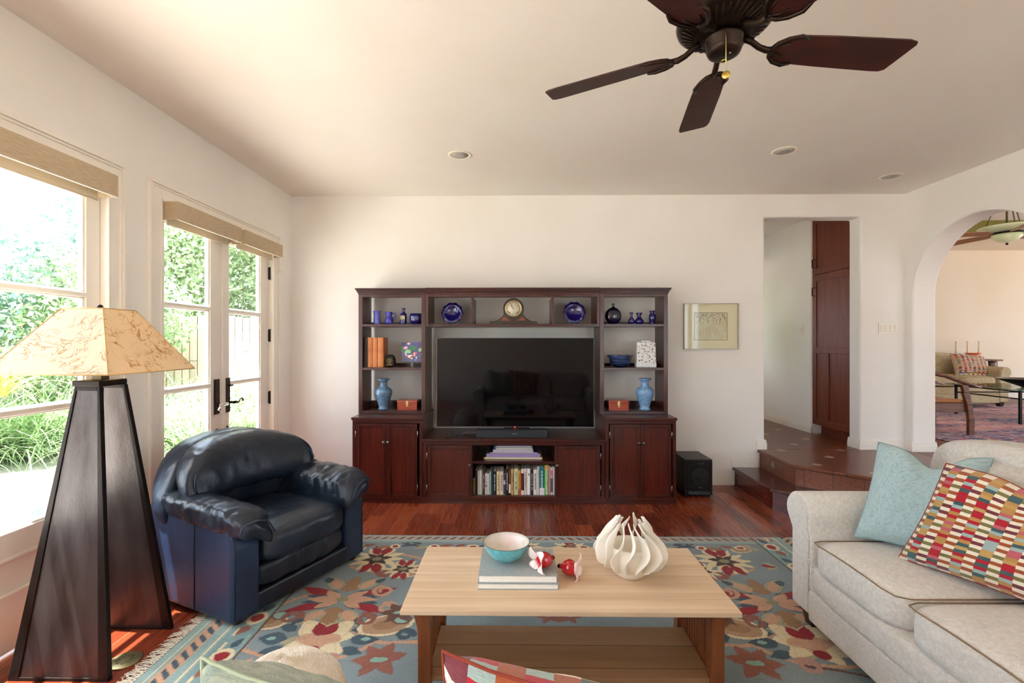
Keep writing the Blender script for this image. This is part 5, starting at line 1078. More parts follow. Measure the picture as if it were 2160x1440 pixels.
# ---------------- sofas ----------------
def sofa(root, nseat, depth, wseat, arm, zs, zb, o_rel=None, seat_h=.16, back_w=None):
    """local frame: faces -y, seat from x=-W/2..W/2"""
    Wd = nseat*wseat
    fcush = lambda x0: (lambda p: Vector((p.x, p.y, p.z+.022*(1-((p.x-x0)/(wseat/2))**2)*(p.z > zs-.06))))
    obj('base_frame', MB().box(-Wd/2-.01, Wd/2+.01, .03, depth-.02, .085, .33), cream, root, .01)
    fr = MB().soft((0, .055, .275), (Wd/2+.004, .06, .058), (30, 6, 10), 6); obj('front_roll', fr, cream, root)
    obj('skirt_panel', MB().box(-Wd/2, Wd/2, .0, .06, .075, .222), cream, root, .012)
    pm = M('welt_cord', '8d7355', .8) if 'welt_cord' not in MATS else MATS['welt_cord']
    for k_ in range(nseat):
        x0 = -Wd/2+wseat*(k_+.5); c_ = obj('seat_cushion', MB().soft((x0, depth*.43, zs-seat_h/2), (wseat/2-.002, depth*.44, seat_h/2), (20, 26, 8), 5.5, fcush(x0)), cream, root)
        hw = wseat/2-.012; y0, y1 = depth*.43-depth*.44+.008, depth*.85; P = []
        for a, b_ in ((-hw, y0+.06), (-hw+.02, y0+.015), (-hw+.07, y0), (-hw*.4, y0-.002), (0, y0-.003), (hw*.4, y0-.002), (hw-.07, y0), (hw-.02, y0+.015), (hw, y0+.06)): P.append((x0+a, b_, zs-.012+.014*(1-(a/hw)**2)))
        obj('welt', MB().tube([(x0-hw, y1, zs-.008)]+P+[(x0+hw, y1, zs-.008)], .0026, 6), pm, c_)
        bw = (wseat if not back_w else back_w)/2
        obj('back_cushion', MB().soft((x0, depth*.80, (zs+zb)/2-.035), (bw-.001, .115, (zb-zs)/2-.03), (20, 10, 20), 4, lambda p: Vector((p.x, p.y+.16*(p.z-zs), p.z))), cream, root)
    obj('backrest', MB().soft((0, depth-.035, (zb+.1)/2), (Wd/2+arm*.86, .125, (zb+.015-.1)/2), (40, 12, 26), 7, lambda p: Vector((p.x, p.y+.06*(p.z-.5), p.z))), cream, root)
    for sg in (-1, 1):
        cx = sg*(Wd/2+arm/2); r = .098; zt = .575; P = []
        inn, out = sg*(Wd/2+.002), sg*(Wd/2+arm)
        for k_ in range(25):
            a = math.pi*(-.18+1.30*k_/24); P.append((cx+sg*.038+sg*r*math.cos(a)*1.0, zt+r*math.sin(a)*.92))
        prof = [(out, .085), (out, zt-.10)]+P+[(inn, .45), (inn, .085)]
        am = obj('arm', MB().prism(prof, .02, depth+.02, 'y', True), cream, root); am.modifiers.new('b', 'BEVEL').width = .012; am.modifiers['b'].segments = 3; am.modifiers['b'].limit_method = 'ANGLE'; am.modifiers['b'].angle_limit = R(50)
        sc_ = [(cx+(p[0]-cx)*.86, zt+(p[1]-zt)*.86) for p in P]; obj('arm_front', MB().prism([(out-sg*.012, .10), (out-sg*.012, zt-.10)]+sc_+[(inn+sg*.012, .45), (inn+sg*.012, .10)], .008, .022, 'y', True), cream, am, .004)
    fm = MATS['dark_bun_foot']
    for sg in (-1, 1):
        for y_ in (.075, depth-.05):
            x_ = sg*(Wd/2+arm*.45); obj('foot', MB().hexa([(x_-.028, y_-.028, .012), (x_+.028, y_-.028, .012), (x_+.028, y_+.028, .012), (x_-.028, y_+.028, .012)], [(x_-.042, y_-.042, .086), (x_+.042, y_-.042, .086), (x_+.042, y_+.042, .086), (x_-.042, y_+.042, .086)]), fm, root, .003)
t = thing('sofa', 'cream chenille sofa with rolled arms beside the tiled steps', 'sofa', (1.435, 1.535, .001), R(-90)); sofa(t, 3, .80, .553, .155, .475, .975)
t = thing('sofa', 'cream sofa at the bottom edge of the photo carrying the sage and block-stripe cushions', 'sofa', (.36, 1.04, .001), R(180)); sofa(t, 3, .84, .56, .15, .46, .90)

def cushion(name, C4, thick, mt, label, cat='cushion', chop=0, uv=(1, 1), pinch=.06, piping=None, n=30, group=None, chopx=0, tip=0):
    """C4: bottom-left, bottom-right, top-right, top-left corners in world space"""
    c4 = [Vector(p) for p in C4]; nrm = (c4[1]-c4[0]).cross(c4[3]-c4[0]).normalized(); ctr = sum(c4, Vector())/4; ctr.z = min(p.z for p in c4)
    V = []; Fq = []; A = []
    for side in (1, -1):
        for j in range(n+1):
            for i in range(n+1):
                s, t_ = -1+2*i/n, -1+2*j/n; ps = s*(1-pinch*(1-t_*t_)); pt = t_*(1-pinch*(1-s*s))
                if chop: pt -= chop*math.exp(-((s-chopx)/.38)**2)*max(0, (t_+.6)/1.6)**1.5
                a, b_ = (ps+1)/2, (pt+1)/2; p = c4[0].lerp(c4[1], a).lerp(c4[3].lerp(c4[2], a), b_)
                h = (max(0, (1-s**4))*max(0, (1-t_**4)))**.55; h *= 1+.16*mn.noise(Vector((s*2.5+ctr.x, t_*2.5, 1.3*side)))+.10*abs(mn.noise(Vector((s*6+ctr.x*3, t_*2, 2.3*side))))*(1-abs(t_*s))
                p = p-nrm*.018*abs(s*t_)**3
                if chop: h *= 1-.35*math.exp(-((s-chopx)/.25)**2)*max(0, t_)
                p = p+nrm*side*thick*h/2+nrm*.004*mn.noise(Vector((s*5, t_*5, 4))); V.append(p-ctr); A.append((i/n*uv[0], j/n*uv[1], 0, 1))
    q = (n+1)**2
    for sd in (0, 1):
        for j in range(n):
            for i in range(n):
                f = (j*(n+1)+i, j*(n+1)+i+1, (j+1)*(n+1)+i+1, (j+1)*(n+1)+i); f = tuple(k_+sd*q for k_ in f); Fq.append(f if sd == 0 else tuple(reversed(f)))
    if piping is None:
        o = fmesh(name, V, Fq, mt, None, True, A); o.location = ctr; tag(o, label, cat, group)
    else:
        t = thing(name, label, cat, ctr, 0, group); fmesh('cover', V, Fq, mt, t, True, A)
        rim = [V[i] for i in range(n+1)]+[V[j*(n+1)+n] for j in range(1, n+1)]+[V[n*(n+1)+i] for i in range(n-1, -1, -1)]+[V[j*(n+1)] for j in range(n-1, 0, -1)]
        obj('piping', MB().tube(rim, .0028, 6, closed=True), piping, t)
aqp = M('aqua_piping', '7fa3a5', .9)
cushion('throw_pillow', [(1.635, 2.335, .50), (1.90, 1.99, .49), (2.07, 2.10, .935), (1.815, 2.42, .94)], .18, aqua_m, 'pale aqua square pillow leaning on the far arm of the right sofa', chop=.30, chopx=.1, piping=aqp, pinch=.09)
cushion('throw_pillow', [(1.655, 2.10, .498), (1.90, 1.60, .49), (2.075, 1.60, .93), (1.79, 2.02, .93)], .18, check_m, 'multicolour block-stripe pillow on the right sofa in front of the aqua one', chop=.20, chopx=.15, piping=M('rust_piping', '8b3a2a', .9), pinch=.07)
cushion('throw_pillow', [(-.10, .74, .54), (.40, .70, .54), (.42, .60, .925), (-.108, .69, .972)], .19, check_near, 'multicolour block-stripe pillow cut off at the bottom edge of the photo', chop=.14, chopx=.75, piping=MATS['rust_piping'], pinch=.05)
cushion('throw_pillow', [(-.46, .74, .53), (-.02, .76, .53), (-.015, .66, .915), (-.452, .67, .972)], .20, sage_m, 'sage green woven pillow cut off at the bottom left of the photo', chop=.10, chopx=.1, piping=M('sage_piping', 'a8b59a', .9), pinch=.06)
# pouf
t = thing('pouf', 'round ivory knitted pouf on the rug behind the sage green pillow', 'pouf', (-.725, 1.50, .0135))
def fk(r, z, a): return r*(1+.006*math.cos(a*60))
pp_ = [(0, 0), (.14, 0), (.18, .03), (.205, .10), (.21, .18), (.198, .26), (.17, .34), (.125, .382), (.075, .41), (.03, .421), (0, .423)]
P = []
for i in range(len(pp_)-1):
    for s_ in range(8): a, b_ = pp_[i], pp_[i+1]; f = s_/8; P.append((a[0]+(b_[0]-a[0])*f+.0025*math.sin(math.pi*(i*8+s_)), a[1]+(b_[1]-a[1])*f+.0028*math.cos(math.pi*(i*8+s_))))
P.append(pp_[-1]); P = [(max(a, 0), max(b_, 0)) for a, b_ in P]; P[0] = (0, 0)
obj('knitted_cover', MB().lathe(P, 160, fn=fk), knit_m, t)

# ---------------- floor lamp: two leaning metal boards and a parchment shade ----------------
lampm = M('burnished_steel', '3b322f', .3, .8, c2='625e5e', sc=2.6, st=(4, 4, 1), lo=.3, hi=.75, bump=.12, bsc=40, bst=(6, 6, 1), rvar=.14); lampe = M('dark_lamp_edge', '231c19', .38, .6, bump=.1, bsc=60)
t = thing('floor_lamp', 'floor lamp with tall tapering dark metal panels and pyramid parchment shade', 'lamp', (-1.9, 2.17, .0005)); o = t.location[:]
def board(y0b, y0t, th, name):
    zb_, zt_ = .0, 1.235; xb0, xb1, xt0, xt1 = -2.145, -1.712, -1.955, -1.842
    f = lambda s: (xb0+(xt0-xb0)*s, xb1+(xt1-xb1)*s, y0b+(y0t-y0b)*s, zb_+(zt_-zb_)*s)
    def slab(m, s0, s1, a0, a1, y_in, y_out):
        A0, B0, Y0, Z0 = f(s0); A1, B1, Y1, Z1 = f(s1); L0 = lambda a: A0+(B0-A0)*a; L1 = lambda a: A1+(B1-A1)*a
        m.hexa([(L0(a0), Y0+y_in, Z0), (L0(a1), Y0+y_in, Z0), (L0(a1), Y0+y_out, Z0), (L0(a0), Y0+y_out, Z0)], [(L1(a0), Y1+y_in, Z1), (L1(a1), Y1+y_in, Z1), (L1(a1), Y1+y_out, Z1), (L1(a0), Y1+y_out, Z1)])
    m = MB(); slab(m, .012, 1, .11, .89, .004, th-.004); b = obj(name, m, lampm, t, .001, o)
    m = MB(); slab(m, 0, 1, 0, .105, 0, th); slab(m, 0, 1, .895, 1, 0, th); slab(m, 0, .012, .105, .895, 0, th); slab(m, .985, 1, .105, .895, 0, th); obj('panel_edge', m, lampe, b, .002, o)
board(1.995, 2.100, .022, 'near_panel'); board(2.365, 2.235, .022, 'far_panel')
obj('cap', MB().box(-1.963, -1.838, 2.095, 2.250, 1.235, 1.262), lampe, t, .004, o)
obj('stem', MB().box(-1.922, -1.878, 2.15, 2.195, 1.262, 1.33), M('aged_bronze', '6b624a', .4, .8), t, .002, o)
obj('rod', MB().cyl((-1.9, 2.17, 1.33), (-1.9, 2.17, 1.60), .006, 10), lampe, t, 0, o)
obj('finial', MB().lathe([(0, 0), (.008, 0), (.012, .008), (.008, .016), (0, .018)], 16, c=(-1.9, 2.17, 1.588)), lampe, t, 0, o)
obj('pull_cord', MB().tube([(-1.97, 2.14, 1.30), (-1.975, 2.135, 1.275), (-1.972, 2.13, 1.262)], .0015, 6).lathe([(0, 0), (.009, .006), (.010, .014), (.004, .022), (0, .024)], 12, c=(-1.972, 2.125, 1.238)), M('amber_bead', '8a5a24', .3), t, 0, o)
m = MB(); b_, tp_, z0_, z1_ = .262, .092, 1.300, 1.583; cx, cy = -1.9, 2.17; th = .0025
def ring(s, z): return [(cx-s, cy-s, z), (cx+s, cy-s, z), (cx+s, cy+s, z), (cx-s, cy+s, z)]
V = ring(b_, z0_)+ring(tp_, z1_); m.add(V, [(0, 1, 5, 4), (1, 2, 6, 5), (2, 3, 7, 6), (3, 0, 4, 7)])
sh = obj('lamp_shade', m, shade_m, t, 0, o)
trimm = M('shade_trim', 'cfae72', .6); m = MB()
for s, z in ((b_, z0_), (tp_, z1_)): r_ = ring(s, z); [m.cyl(r_[k_], r_[(k_+1) % 4], .0028, 6) for k_ in range(4)]
for k_ in range(4): m.cyl(V[k_], V[k_+4], .0022, 6)
obj('shade_rim', m, trimm, sh, 0, o)
obj('spider', MB().cyl((cx-tp_, cy, z1_-.004), (cx+tp_, cy, z1_-.004), .0025, 6).cyl((cx, cy-tp_, z1_-.004), (cx, cy+tp_, z1_-.004), .0025, 6), lampe, sh, 0, o)
# round brass floor box
p_ = at(257, 1402, z=0); t = thing('floor_outlet', 'round brass floor outlet cover under the lamp', 'outlet', (-1.752, 2.13, .0003))
obj('cover', MB().lathe([(0, 0), (.066, 0), (.067, .003), (.062, .006), (0, .006)], 40), M('antique_brass', 'a39870', .35, .8), t)
m = MB()
for k_ in range(8): a = k_*math.pi/4; m.tube([(.02*math.cos(a), .02*math.sin(a), .0062), (.036*math.cos(a+.3), .036*math.sin(a+.3), .0062), (.03*math.cos(a+.75), .03*math.sin(a+.75), .0062)], .0012, 5)
obj('engraving', m, lampe, t)

# ---------------- ceiling fan ----------------
fanw = M('mahogany_blade', '280e09', .5, c2='3d160d', sc=3, st=(3, 18, 3)); FXc, FYc = .708, 1.628
t = thing('ceiling_fan', 'five-blade mahogany and dark bronze ceiling fan', 'ceiling fan', (FXc, FYc, 2.38))
Z = lambda z: z-2.38
obj('canopy', MB().lathe([(0, Z(2.924)), (.07, Z(2.924)), (.065, Z(2.90)), (.03, Z(2.86)), (.014, Z(2.85)), (0, Z(2.85))], 32), bronze, t); obj('downrod', MB().cyl((0, 0, Z(2.64)), (0, 0, Z(2.87)), .0135, 16), bronze, t)
mh = obj('motor_housing', MB().lathe([(0, Z(2.468)), (.085, Z(2.468)), (.092, Z(2.474)), (.138, Z(2.492)), (.149, Z(2.500)), (.153, Z(2.512)), (.150, Z(2.535)), (.128, Z(2.575)), (.09, Z(2.605)), (.05, Z(2.635)), (.02, Z(2.65)), (0, Z(2.65))], 64), bronze, t)
m = MB()
for k_ in range(40):
    a = 2*math.pi*k_/40
    m.tube([(r*math.cos(a+w_), r*math.sin(a+w_), Z(z)) for r, z, w_ in ((.094, 2.4735, 0), (.112, 2.480, .03), (.136, 2.4895, .06))], .0022, 5)
obj('vent_ribs', m, M('bronze_rib', '3d3027', .35, .8), mh)
obj('switch_housing', MB().lathe([(0, Z(2.398)), (.035, Z(2.399)), (.050, Z(2.405)), (.056, Z(2.418)), (.058, Z(2.45)), (.060, Z(2.452)), (.060, Z(2.458)), (.052, Z(2.462)), (.052, Z(2.47)), (0, Z(2.47))], 48), bronze, t)
obj('screw', MB().lathe([(0, Z(2.3965)), (.003, Z(2.397)), (.003, Z(2.399))], 10, c=(.012, -.02, 0)), brass, t)
for k_ in range(5):
    a = R(6.2+72*k_); A = RZ(a); PT = R(-13)
    B = A @ T(.17, 0, Z(2.435)) @ RX(PT)     # clockwise side up
    P = [(.008, -.028), (0, 0), (.008, .028), (.03, .045), (.07, .058), (.20, .064), (.42, .070), (.455, .069), (.472, .060), (.492, -.050), (.485, -.062), (.455, -.0685), (.20, -.064), (.07, -.058), (.03, -.045)]
    bl = obj('blade', MB().prism(P, -.003, .003, 'z').xf(B), fanw, t, .002)
    m = MB().tube([A @ Vector(p) for p in ((.075, 0, Z(2.462)), (.10, 0, Z(2.452)), (.125, 0, Z(2.436)), (.15, 0, Z(2.428)), (.175, 0, Z(2.430)))], [.012, .010, .010, .011, .010], 10)
    for sg in (-1, 1):
        m.tube([B @ Vector(p) for p in ((-.005, 0, -.008), (.006, sg*.028, -.008), (.03, sg*.047, -.008), (.07, sg*.060, -.007), (.10, sg*.052, -.006))], [.008, .007, .007, .007, .005], 8)
        m.tube([B @ Vector(p) for p in ((0, 0, -.007), (.02, sg*.018, -.006), (.05, sg*.028, -.005))], .004, 6)
    obj('blade_bracket', m, bronze, t)
ch = obj('pull_chain', MB().tube([(-.022, -.055, Z(2.44)), (-.022, -.064, Z(2.438)), (-.022, -.066, Z(2.42)), (-.022, -.066, Z(2.312))], .0011, 6), brass, t)
obj('medallion', MB().lathe([(0, -.0015), (.012, -.0015), (.013, 0), (.012, .0015), (0, .0015)], 28).xf(T(-.022, -.066, Z(2.299)) @ RZ(R(-25)) @ RX(R(90))).lathe([(.007, .0016), (.009, .0022), (.0095, .0016)], 24).xf(T(0, 0, 0)), M('gold_medal', 'd8b85a', .3, .9), ch)
# recessed ceiling lights
trim_w = M('light_trim', 'f4efe0', .5)
def downlight(u, v, label, lens=True):
    p = at(u, v, z=ZC); t = thing('recessed_light', label, 'ceiling light', (p.x, p.y, ZC))
    obj('trim_ring', MB().lathe([(.070, -.001), (.074, -.006), (.094, -.005), (.095, -.0005), (.070, -.0005)], 48), trim_w, t)
    obj('reflector', MB().lathe([(.070, -.001), (.066, -.004), (.060, .0), (.0, .0)], 40) if 0 else MB().lathe([(.070, -.0035), (.056, -.0012), (0, -.0010)], 40), M('reflector_white', 'cfc8b8', .3) if 'reflector_white' not in MATS else MATS['reflector_white'], t)
    obj('lens', MB().lathe([(.046, -.0012), (.042, -.0055), (.02, -.0075), (0, -.008)], 32), M('frosted_lens', 'a9a6a4', .35) if 'frosted_lens' not in MATS else MATS['frosted_lens'], t)
downlight(970, 326.5, 'recessed ceiling light above the television'); downlight(1655, 318.5, 'recessed ceiling light right of the fan blades'); downlight(1879, 372, 'recessed ceiling light in the corner near the arch')

# roller-shade cassettes
def cassette(y0, y1, label, z0=2.228, z1=2.346, x0=XL-.012, x1=XL+.100):
    t = thing('roller_shade', label, 'blind', (XL, (y0+y1)/2, z0)); o = t.location[:]
    m = MB().box(x1-.006, x1, y0, y1, z0, z1).box(x0, x1-.006, y0, y0+.006, z0, z1).box(x0, x1-.006, y1-.006, y1, z0, z1).box(x0, x1-.006, y0+.006, y1-.006, z1-.006, z1)
    obj('fabric_valance', m, cloth_m, t, .001, o)
    obj('valance_edge', MB().box(x1-.005, x1+.0015, y0-.001, y1+.001, z0-.003, z0+.001), trim_m, t, 0, o)
    obj('roller', MB().cyl((x0+.05, y0+.01, z0+.055), (x0+.05, y1-.01, z0+.055), .027, 20), M('roller_cloth', 'd9cfbb', .9) if 'roller_cloth' not in MATS else MATS['roller_cloth'], t, 0, o)
    obj('hem_bar', MB().box(x0+.024, x0+.028, y0+.02, y1-.035, z0-.022, z0+.05).cyl((x0+.026, y0+.02, z0-.024), (x0+.026, y1-.035, z0-.024), .005, 8), MATS['roller_cloth'], t, 0, o)
cassette(1.50, 2.60, 'beige woven roller shade cassette above the window left of the lamp'); cassette(.50, 1.47, 'beige woven roller shade cassette over the window nearest the camera')
cassette(3.065, 3.79, 'beige woven roller shade cassette on the left french door leaf'); cassette(3.845, 4.47, 'beige woven roller shade cassette on the right french door leaf')
# security sticker on the glass, cup hook on the casing
p_ = at(80, 1078, x=XL-.05); s_ = .048; P = [(s_*math.cos(R(22.5+45*k_)), s_*math.sin(R(22.5+45*k_))) for k_ in range(8)]
stk = thing('window_sticker', 'pale blue octagonal sticker low on the left window glass', 'sticker', (XL-.0495, p_.y, p_.z)); obj('decal', MB().prism(P, -.0005, .0002, 'x'), backlit('sticker_blue', 'e6eef0', .8), stk)
obj('faint_print', MB().box(.0003, .0006, -.032, .032, -.004, .008).box(.0003, .0006, -.028, .028, -.02, -.012), backlit('sticker_print', 'c3d3da', .8), stk)
one('door_stay', MB().cyl((0, 0, 0), (.05, 0, .006), .0035, 8).cyl((.05, 0, .006), (.05, .02, -.004), .003, 8), chrome, 'short chrome stay sticking out from the right door casing', 'door stay', (XL+.024, 4.49, 2.10))
# ---------------- far room things ----------------
GZ = .3605
rug2 = newmat('faded_persian'); m, t, b = rug2; L = t.links.new
co = coords(t, (2.2, 11, 1)); n = N(t, 'TexNoise'); n.inputs['Scale'].default_value = 3; n.inputs['Detail'].default_value = 5; n.inputs['Distortion'].default_value = .6; L(co, n.inputs[0])
co2 = coords(t, (.12, .9, 1)); n2 = N(t, 'TexNoise'); n2.inputs['Scale'].default_value = 3; n2.inputs['Detail'].default_value = 1; L(co2, n2.inputs[0])
r1 = ramp(t, [(.40, S('3a4470')), (.48, S('6d6f92')), (.54, S('d6c3c4')), (.63, S('b9465a'))], 'LINEAR'); L(n.outputs[0], r1.inputs[0])
r2 = ramp(t, [(.38, S('b04a58')), (.46, S('dcc6c6')), (.55, S('c4646c')), (.62, S('e3d5d2'))]); L(n.outputs[0], r2.inputs[0])
mx = N(t, 'Mix', data_type='RGBA'); rr = ramp(t, [(.44, (0, 0, 0, 1)), (.52, (1, 1, 1, 1))]); L(n2.outputs[0], rr.inputs[0]); L(rr.outputs[0], mx.inputs[0]); L(r1.outputs[0], mx.inputs[6]); L(r2.outputs[0], mx.inputs[7]); L(mx.outputs[2], b.inputs['Base Color']); b.inputs['Roughness'].default_value = 1
one('area_rug', MB().box(-2.6, 2.6, -2.0, 2.0, 0, .010), m, 'faded red and navy patterned rug in the room beyond the arch', 'rug', (7.3, 6.35, GZ), bevel=.004)
creamfar = M('oatmeal_tweed', 'cdbf9c', .95, c2='b3a37e', sc=14, st=(1, 1, 6), bump=.4, bsc=120)
_c = cream; cream = creamfar
fx1 = ux(2128, 7.95)
t = thing('sofa', 'oatmeal sofa standing on the red rug in the room beyond the arch', 'sofa', (fx1-.155-.9, 7.94, GZ+.0105)); sofa(t, 3, .88, .60, .16, .50, .88)
cream = _c
pa = at(2008, 740, y=8.35); pb = at(2100, 795, y=8.25)
cushion('throw_pillow', [(at(2014, 794, y=8.2).x, 8.18, .88), (at(2084, 797, y=8.2).x, 8.16, .875), (at(2084, 750, y=8.4).x, 8.46, 1.19), (at(2010, 738, y=8.4).x, 8.48, 1.26)], .16, check_m, 'block-stripe pillow on the oatmeal sofa beyond the arch', pinch=.07, n=20)
walnut = M('walnut', '54301a', .4, c2='744626', sc=3, st=(3, 3, 12), coat=.2)
cx0, cx1 = ux(1985, 9.05), ux(2106, 9.05)
t = thing('console_table', 'walnut console table with scrolled ends behind the oatmeal sofa', 'table', ((cx0+cx1)/2, 9.1, GZ)); o = t.location[:]
obj('table_top', MB().box(cx0, cx1, 8.96, 9.24, 1.095, 1.125), walnut, t, .005, o)
for x_ in (cx0+.06, cx1-.10):
    P = [(x_+.04+.07*math.sin(s*1.5), 9.10, 1.095-.73*s) for s in [k_/12 for k_ in range(13)]]; obj('scroll_leg', MB().tube(P, .035, 8, sq=2.5), walnut, t, 0, o)
wax = M('candle_wax', 'efe2c4', .5)
for u_, lb in ((2017, 'leftmost of the three pale candles on the far console'), (2041, 'middle one of the three pale candles on the far console'), (2065, 'rightmost of the three pale candles on the far console')):
    t = thing('candle', lb, 'candle', (ux(u_, 9.08), 9.08, 1.1255), 0, 'candles on the far console'); obj('taper', MB().cyl((0, 0, .03), (0, 0, .34), .018, 12, .014), wax, t); obj('holder', MB().lathe([(0, 0), (.04, 0), (.03, .01), (.014, .02), (.02, .03), (0, .032)], 16), clear_m, t)
one('bowl', MB().lathe([(0, 0), (.03, 0), (.035, .01), (.12, .12), (.115, .12), (0, .02)], 24), M('orange_glaze', 'd9602a', .3), 'small orange footed bowl on the far console', 'bowl', (ux(2053, 9.0), 9.0, 1.1255))
L1 = at(2152, 895, z=.37); gx0, gx1, gy0, gy1 = L1.x, L1.x+1.05, L1.y, 7.22
iron = M('black_iron', '121212', .5, .4)
t = thing('glass_coffee_table', 'glass topped coffee table on thin black iron legs beyond the arch', 'table', ((gx0+gx1)/2, (gy0+gy1)/2, GZ+.0105)); o = t.location[:]
obj('glass_top', MB().box(gx0-.10, gx1+.1, gy0-.08, gy1+.08, .815, .827), greenglass, t, .002, o)
for x_ in (gx0, gx1):
    for y_ in (gy0, gy1): obj('leg', MB().box(x_-.013, x_+.013, y_-.013, y_+.013, .3712, .812), iron, t, 0, o)
m = MB()
for z_ in (.795, .70): m.box(gx0, gx1, gy0-.008, gy0+.008, z_-.008, z_+.008).box(gx0, gx1, gy1-.008, gy1+.008, z_-.008, z_+.008).box(gx0-.008, gx0+.008, gy0, gy1, z_-.008, z_+.008).box(gx1-.008, gx1+.008, gy0, gy1, z_-.008, z_+.008)
obj('rail', m, iron, t, 0, o)
one('bowl', MB().lathe([(0, 0), (.06, 0), (.07, .01), (.30, .105), (.31, .12), (.29, .115), (.06, .02), (0, .02)], 40), blackg, 'wide shallow black bowl on the glass table beyond the arch', 'bowl', (ux(2168, 6.55), 6.55, .828))
# bentwood armchair seen from its side
q = at(2045, 917, z=.371); cx, cy = q.x, q.y
t = thing('wooden_armchair', 'curved walnut armchair half hidden by the arch', 'armchair', (cx-.25, cy+.27, GZ+.0105)); o = t.location[:]
for y_ in (cy, cy+.5):
    m = MB(); prof = [(cx+.01, .372), (cx+.012, .55), (cx-.012, .72), (cx-.045, .86), (cx-.06, .95)]
    for i in range(4):
        (a, z0_), (b_, z1_) = prof[i], prof[i+1]; m.hexa([(a-.032, y_-.02, z0_), (a+.032, y_-.02, z0_), (a+.032, y_+.02, z0_), (a-.032, y_+.02, z0_)], [(b_-.032-(i > 1)*.01, y_-.02, z1_), (b_+.032, y_-.02, z1_), (b_+.032, y_+.02, z1_), (b_-.032-(i > 1)*.01, y_+.02, z1_)])
    obj('leg', m, walnut, t, .006, o)
    m = MB(); m.hexa([(cx-.60, y_-.02, .372), (cx-.55, y_-.02, .372), (cx-.55, y_+.02, .372), (cx-.60, y_+.02, .372)], [(cx-.68, y_-.02, 1.25), (cx-.64, y_-.02, 1.25), (cx-.64, y_+.02, 1.25), (cx-.68, y_+.02, 1.25)]); obj('leg', m, walnut, t, .006, o)
    A_ = [(cx-.62, y_, 1.10), (cx-.45, y_, 1.085), (cx-.28, y_, 1.05), (cx-.12, y_, .99), (cx+.02, y_, .945), (cx+.13, y_, .915)]
    obj('armrest', MB().tube(A_, [.03, .034, .036, .036, .034, .014], 10, sq=.55), walnut, t, 0, o)
obj('seat', MB().soft((cx-.29, cy+.25, .765), (.30, .25, .028), (16, 12, 4), 5, lambda p: Vector((p.x, p.y, p.z-.02*math.cos((p.y-cy-.25)*5)))), M('tan_leather_seat', 'a06a38', .4), t, 0, o)
[obj('seat_rail', MB().box(cx-.6, cx+.0, cy+a_, cy+a_+.02, .63, .735), walnut, t, .003, o) for a_ in (.01, .47)]
m = MB()
for k_ in range(5): y_ = cy+.06+k_*.09; m.box(cx-.66, cx-.645, y_, y_+.025, .77, 1.2)
obj('back_slats', m, walnut, t, .002, o); obj('top_rail', MB().box(cx-.69, cx-.65, cy-.02, cy+.52, 1.18, 1.27), walnut, t, .01, o)
# far ceiling fan with bowl light
fy_ = 6.0; fx_ = ux(2124, fy_); zf = vz(490, fy_, 2124); q = px(fy_)*1.0
t = thing('ceiling_fan', 'ceiling fan with pale green glass bowl light beyond the arch', 'ceiling fan', (fx_, fy_, zf-.1))
gl = M('green_alabaster', 'c9d6a4', .4, c2='dfe5c0', sc=8, emit=('dfe8b8', .015))
obj('bowl_shade', MB().lathe([(.10, .10), (.17, .12), (.24, .145), (.275, .165), (.27, .17), (.2, .15), (0, .14)], 40), gl, t); obj('lower_bowl', MB().lathe([(0, -.025), (.05, -.02), (.10, .0), (.135, .04), (.14, .075), (.0, .08)], 40), gl, t)
obj('finial', MB().lathe([(0, -.06), (.012, -.05), (.016, -.04), (.008, -.028), (0, -.026)], 12), bronze, t); obj('motor_ring', MB().lathe([(0, .076), (.15, .076), (.165, .09), (.15, .10), (0, .1)], 40), bronze, t)
m = MB().cyl((0, 0, .14), (0, 0, 3.42-zf+.1), .012, 10); m.v = m.v
obj('downrod', m, M('olive_brass', '5f5c34', .5, .3), t)
for a in (20, 140, 260): obj('stay_rod', MB().cyl((.2*math.cos(R(a)), .2*math.sin(R(a)), .15), (.03*math.cos(R(a)), .03*math.sin(R(a)), 3.42-zf+.02), .006, 8), MATS['olive_brass'], t)
for k_ in range(5): B = RZ(R(172+72*k_)) @ T(.16, 0, .088) @ RX(R(12)); obj('blade', MB().prism([(0, -.03), (0, .03), (.1, .06), (.5, .07), (.52, 0), (.5, -.07), (.1, -.06)], -.004, .004, 'z').xf(B), M('far_blade', 'a5744a', .45) if 'far_blade' not in MATS else MATS['far_blade'], t)

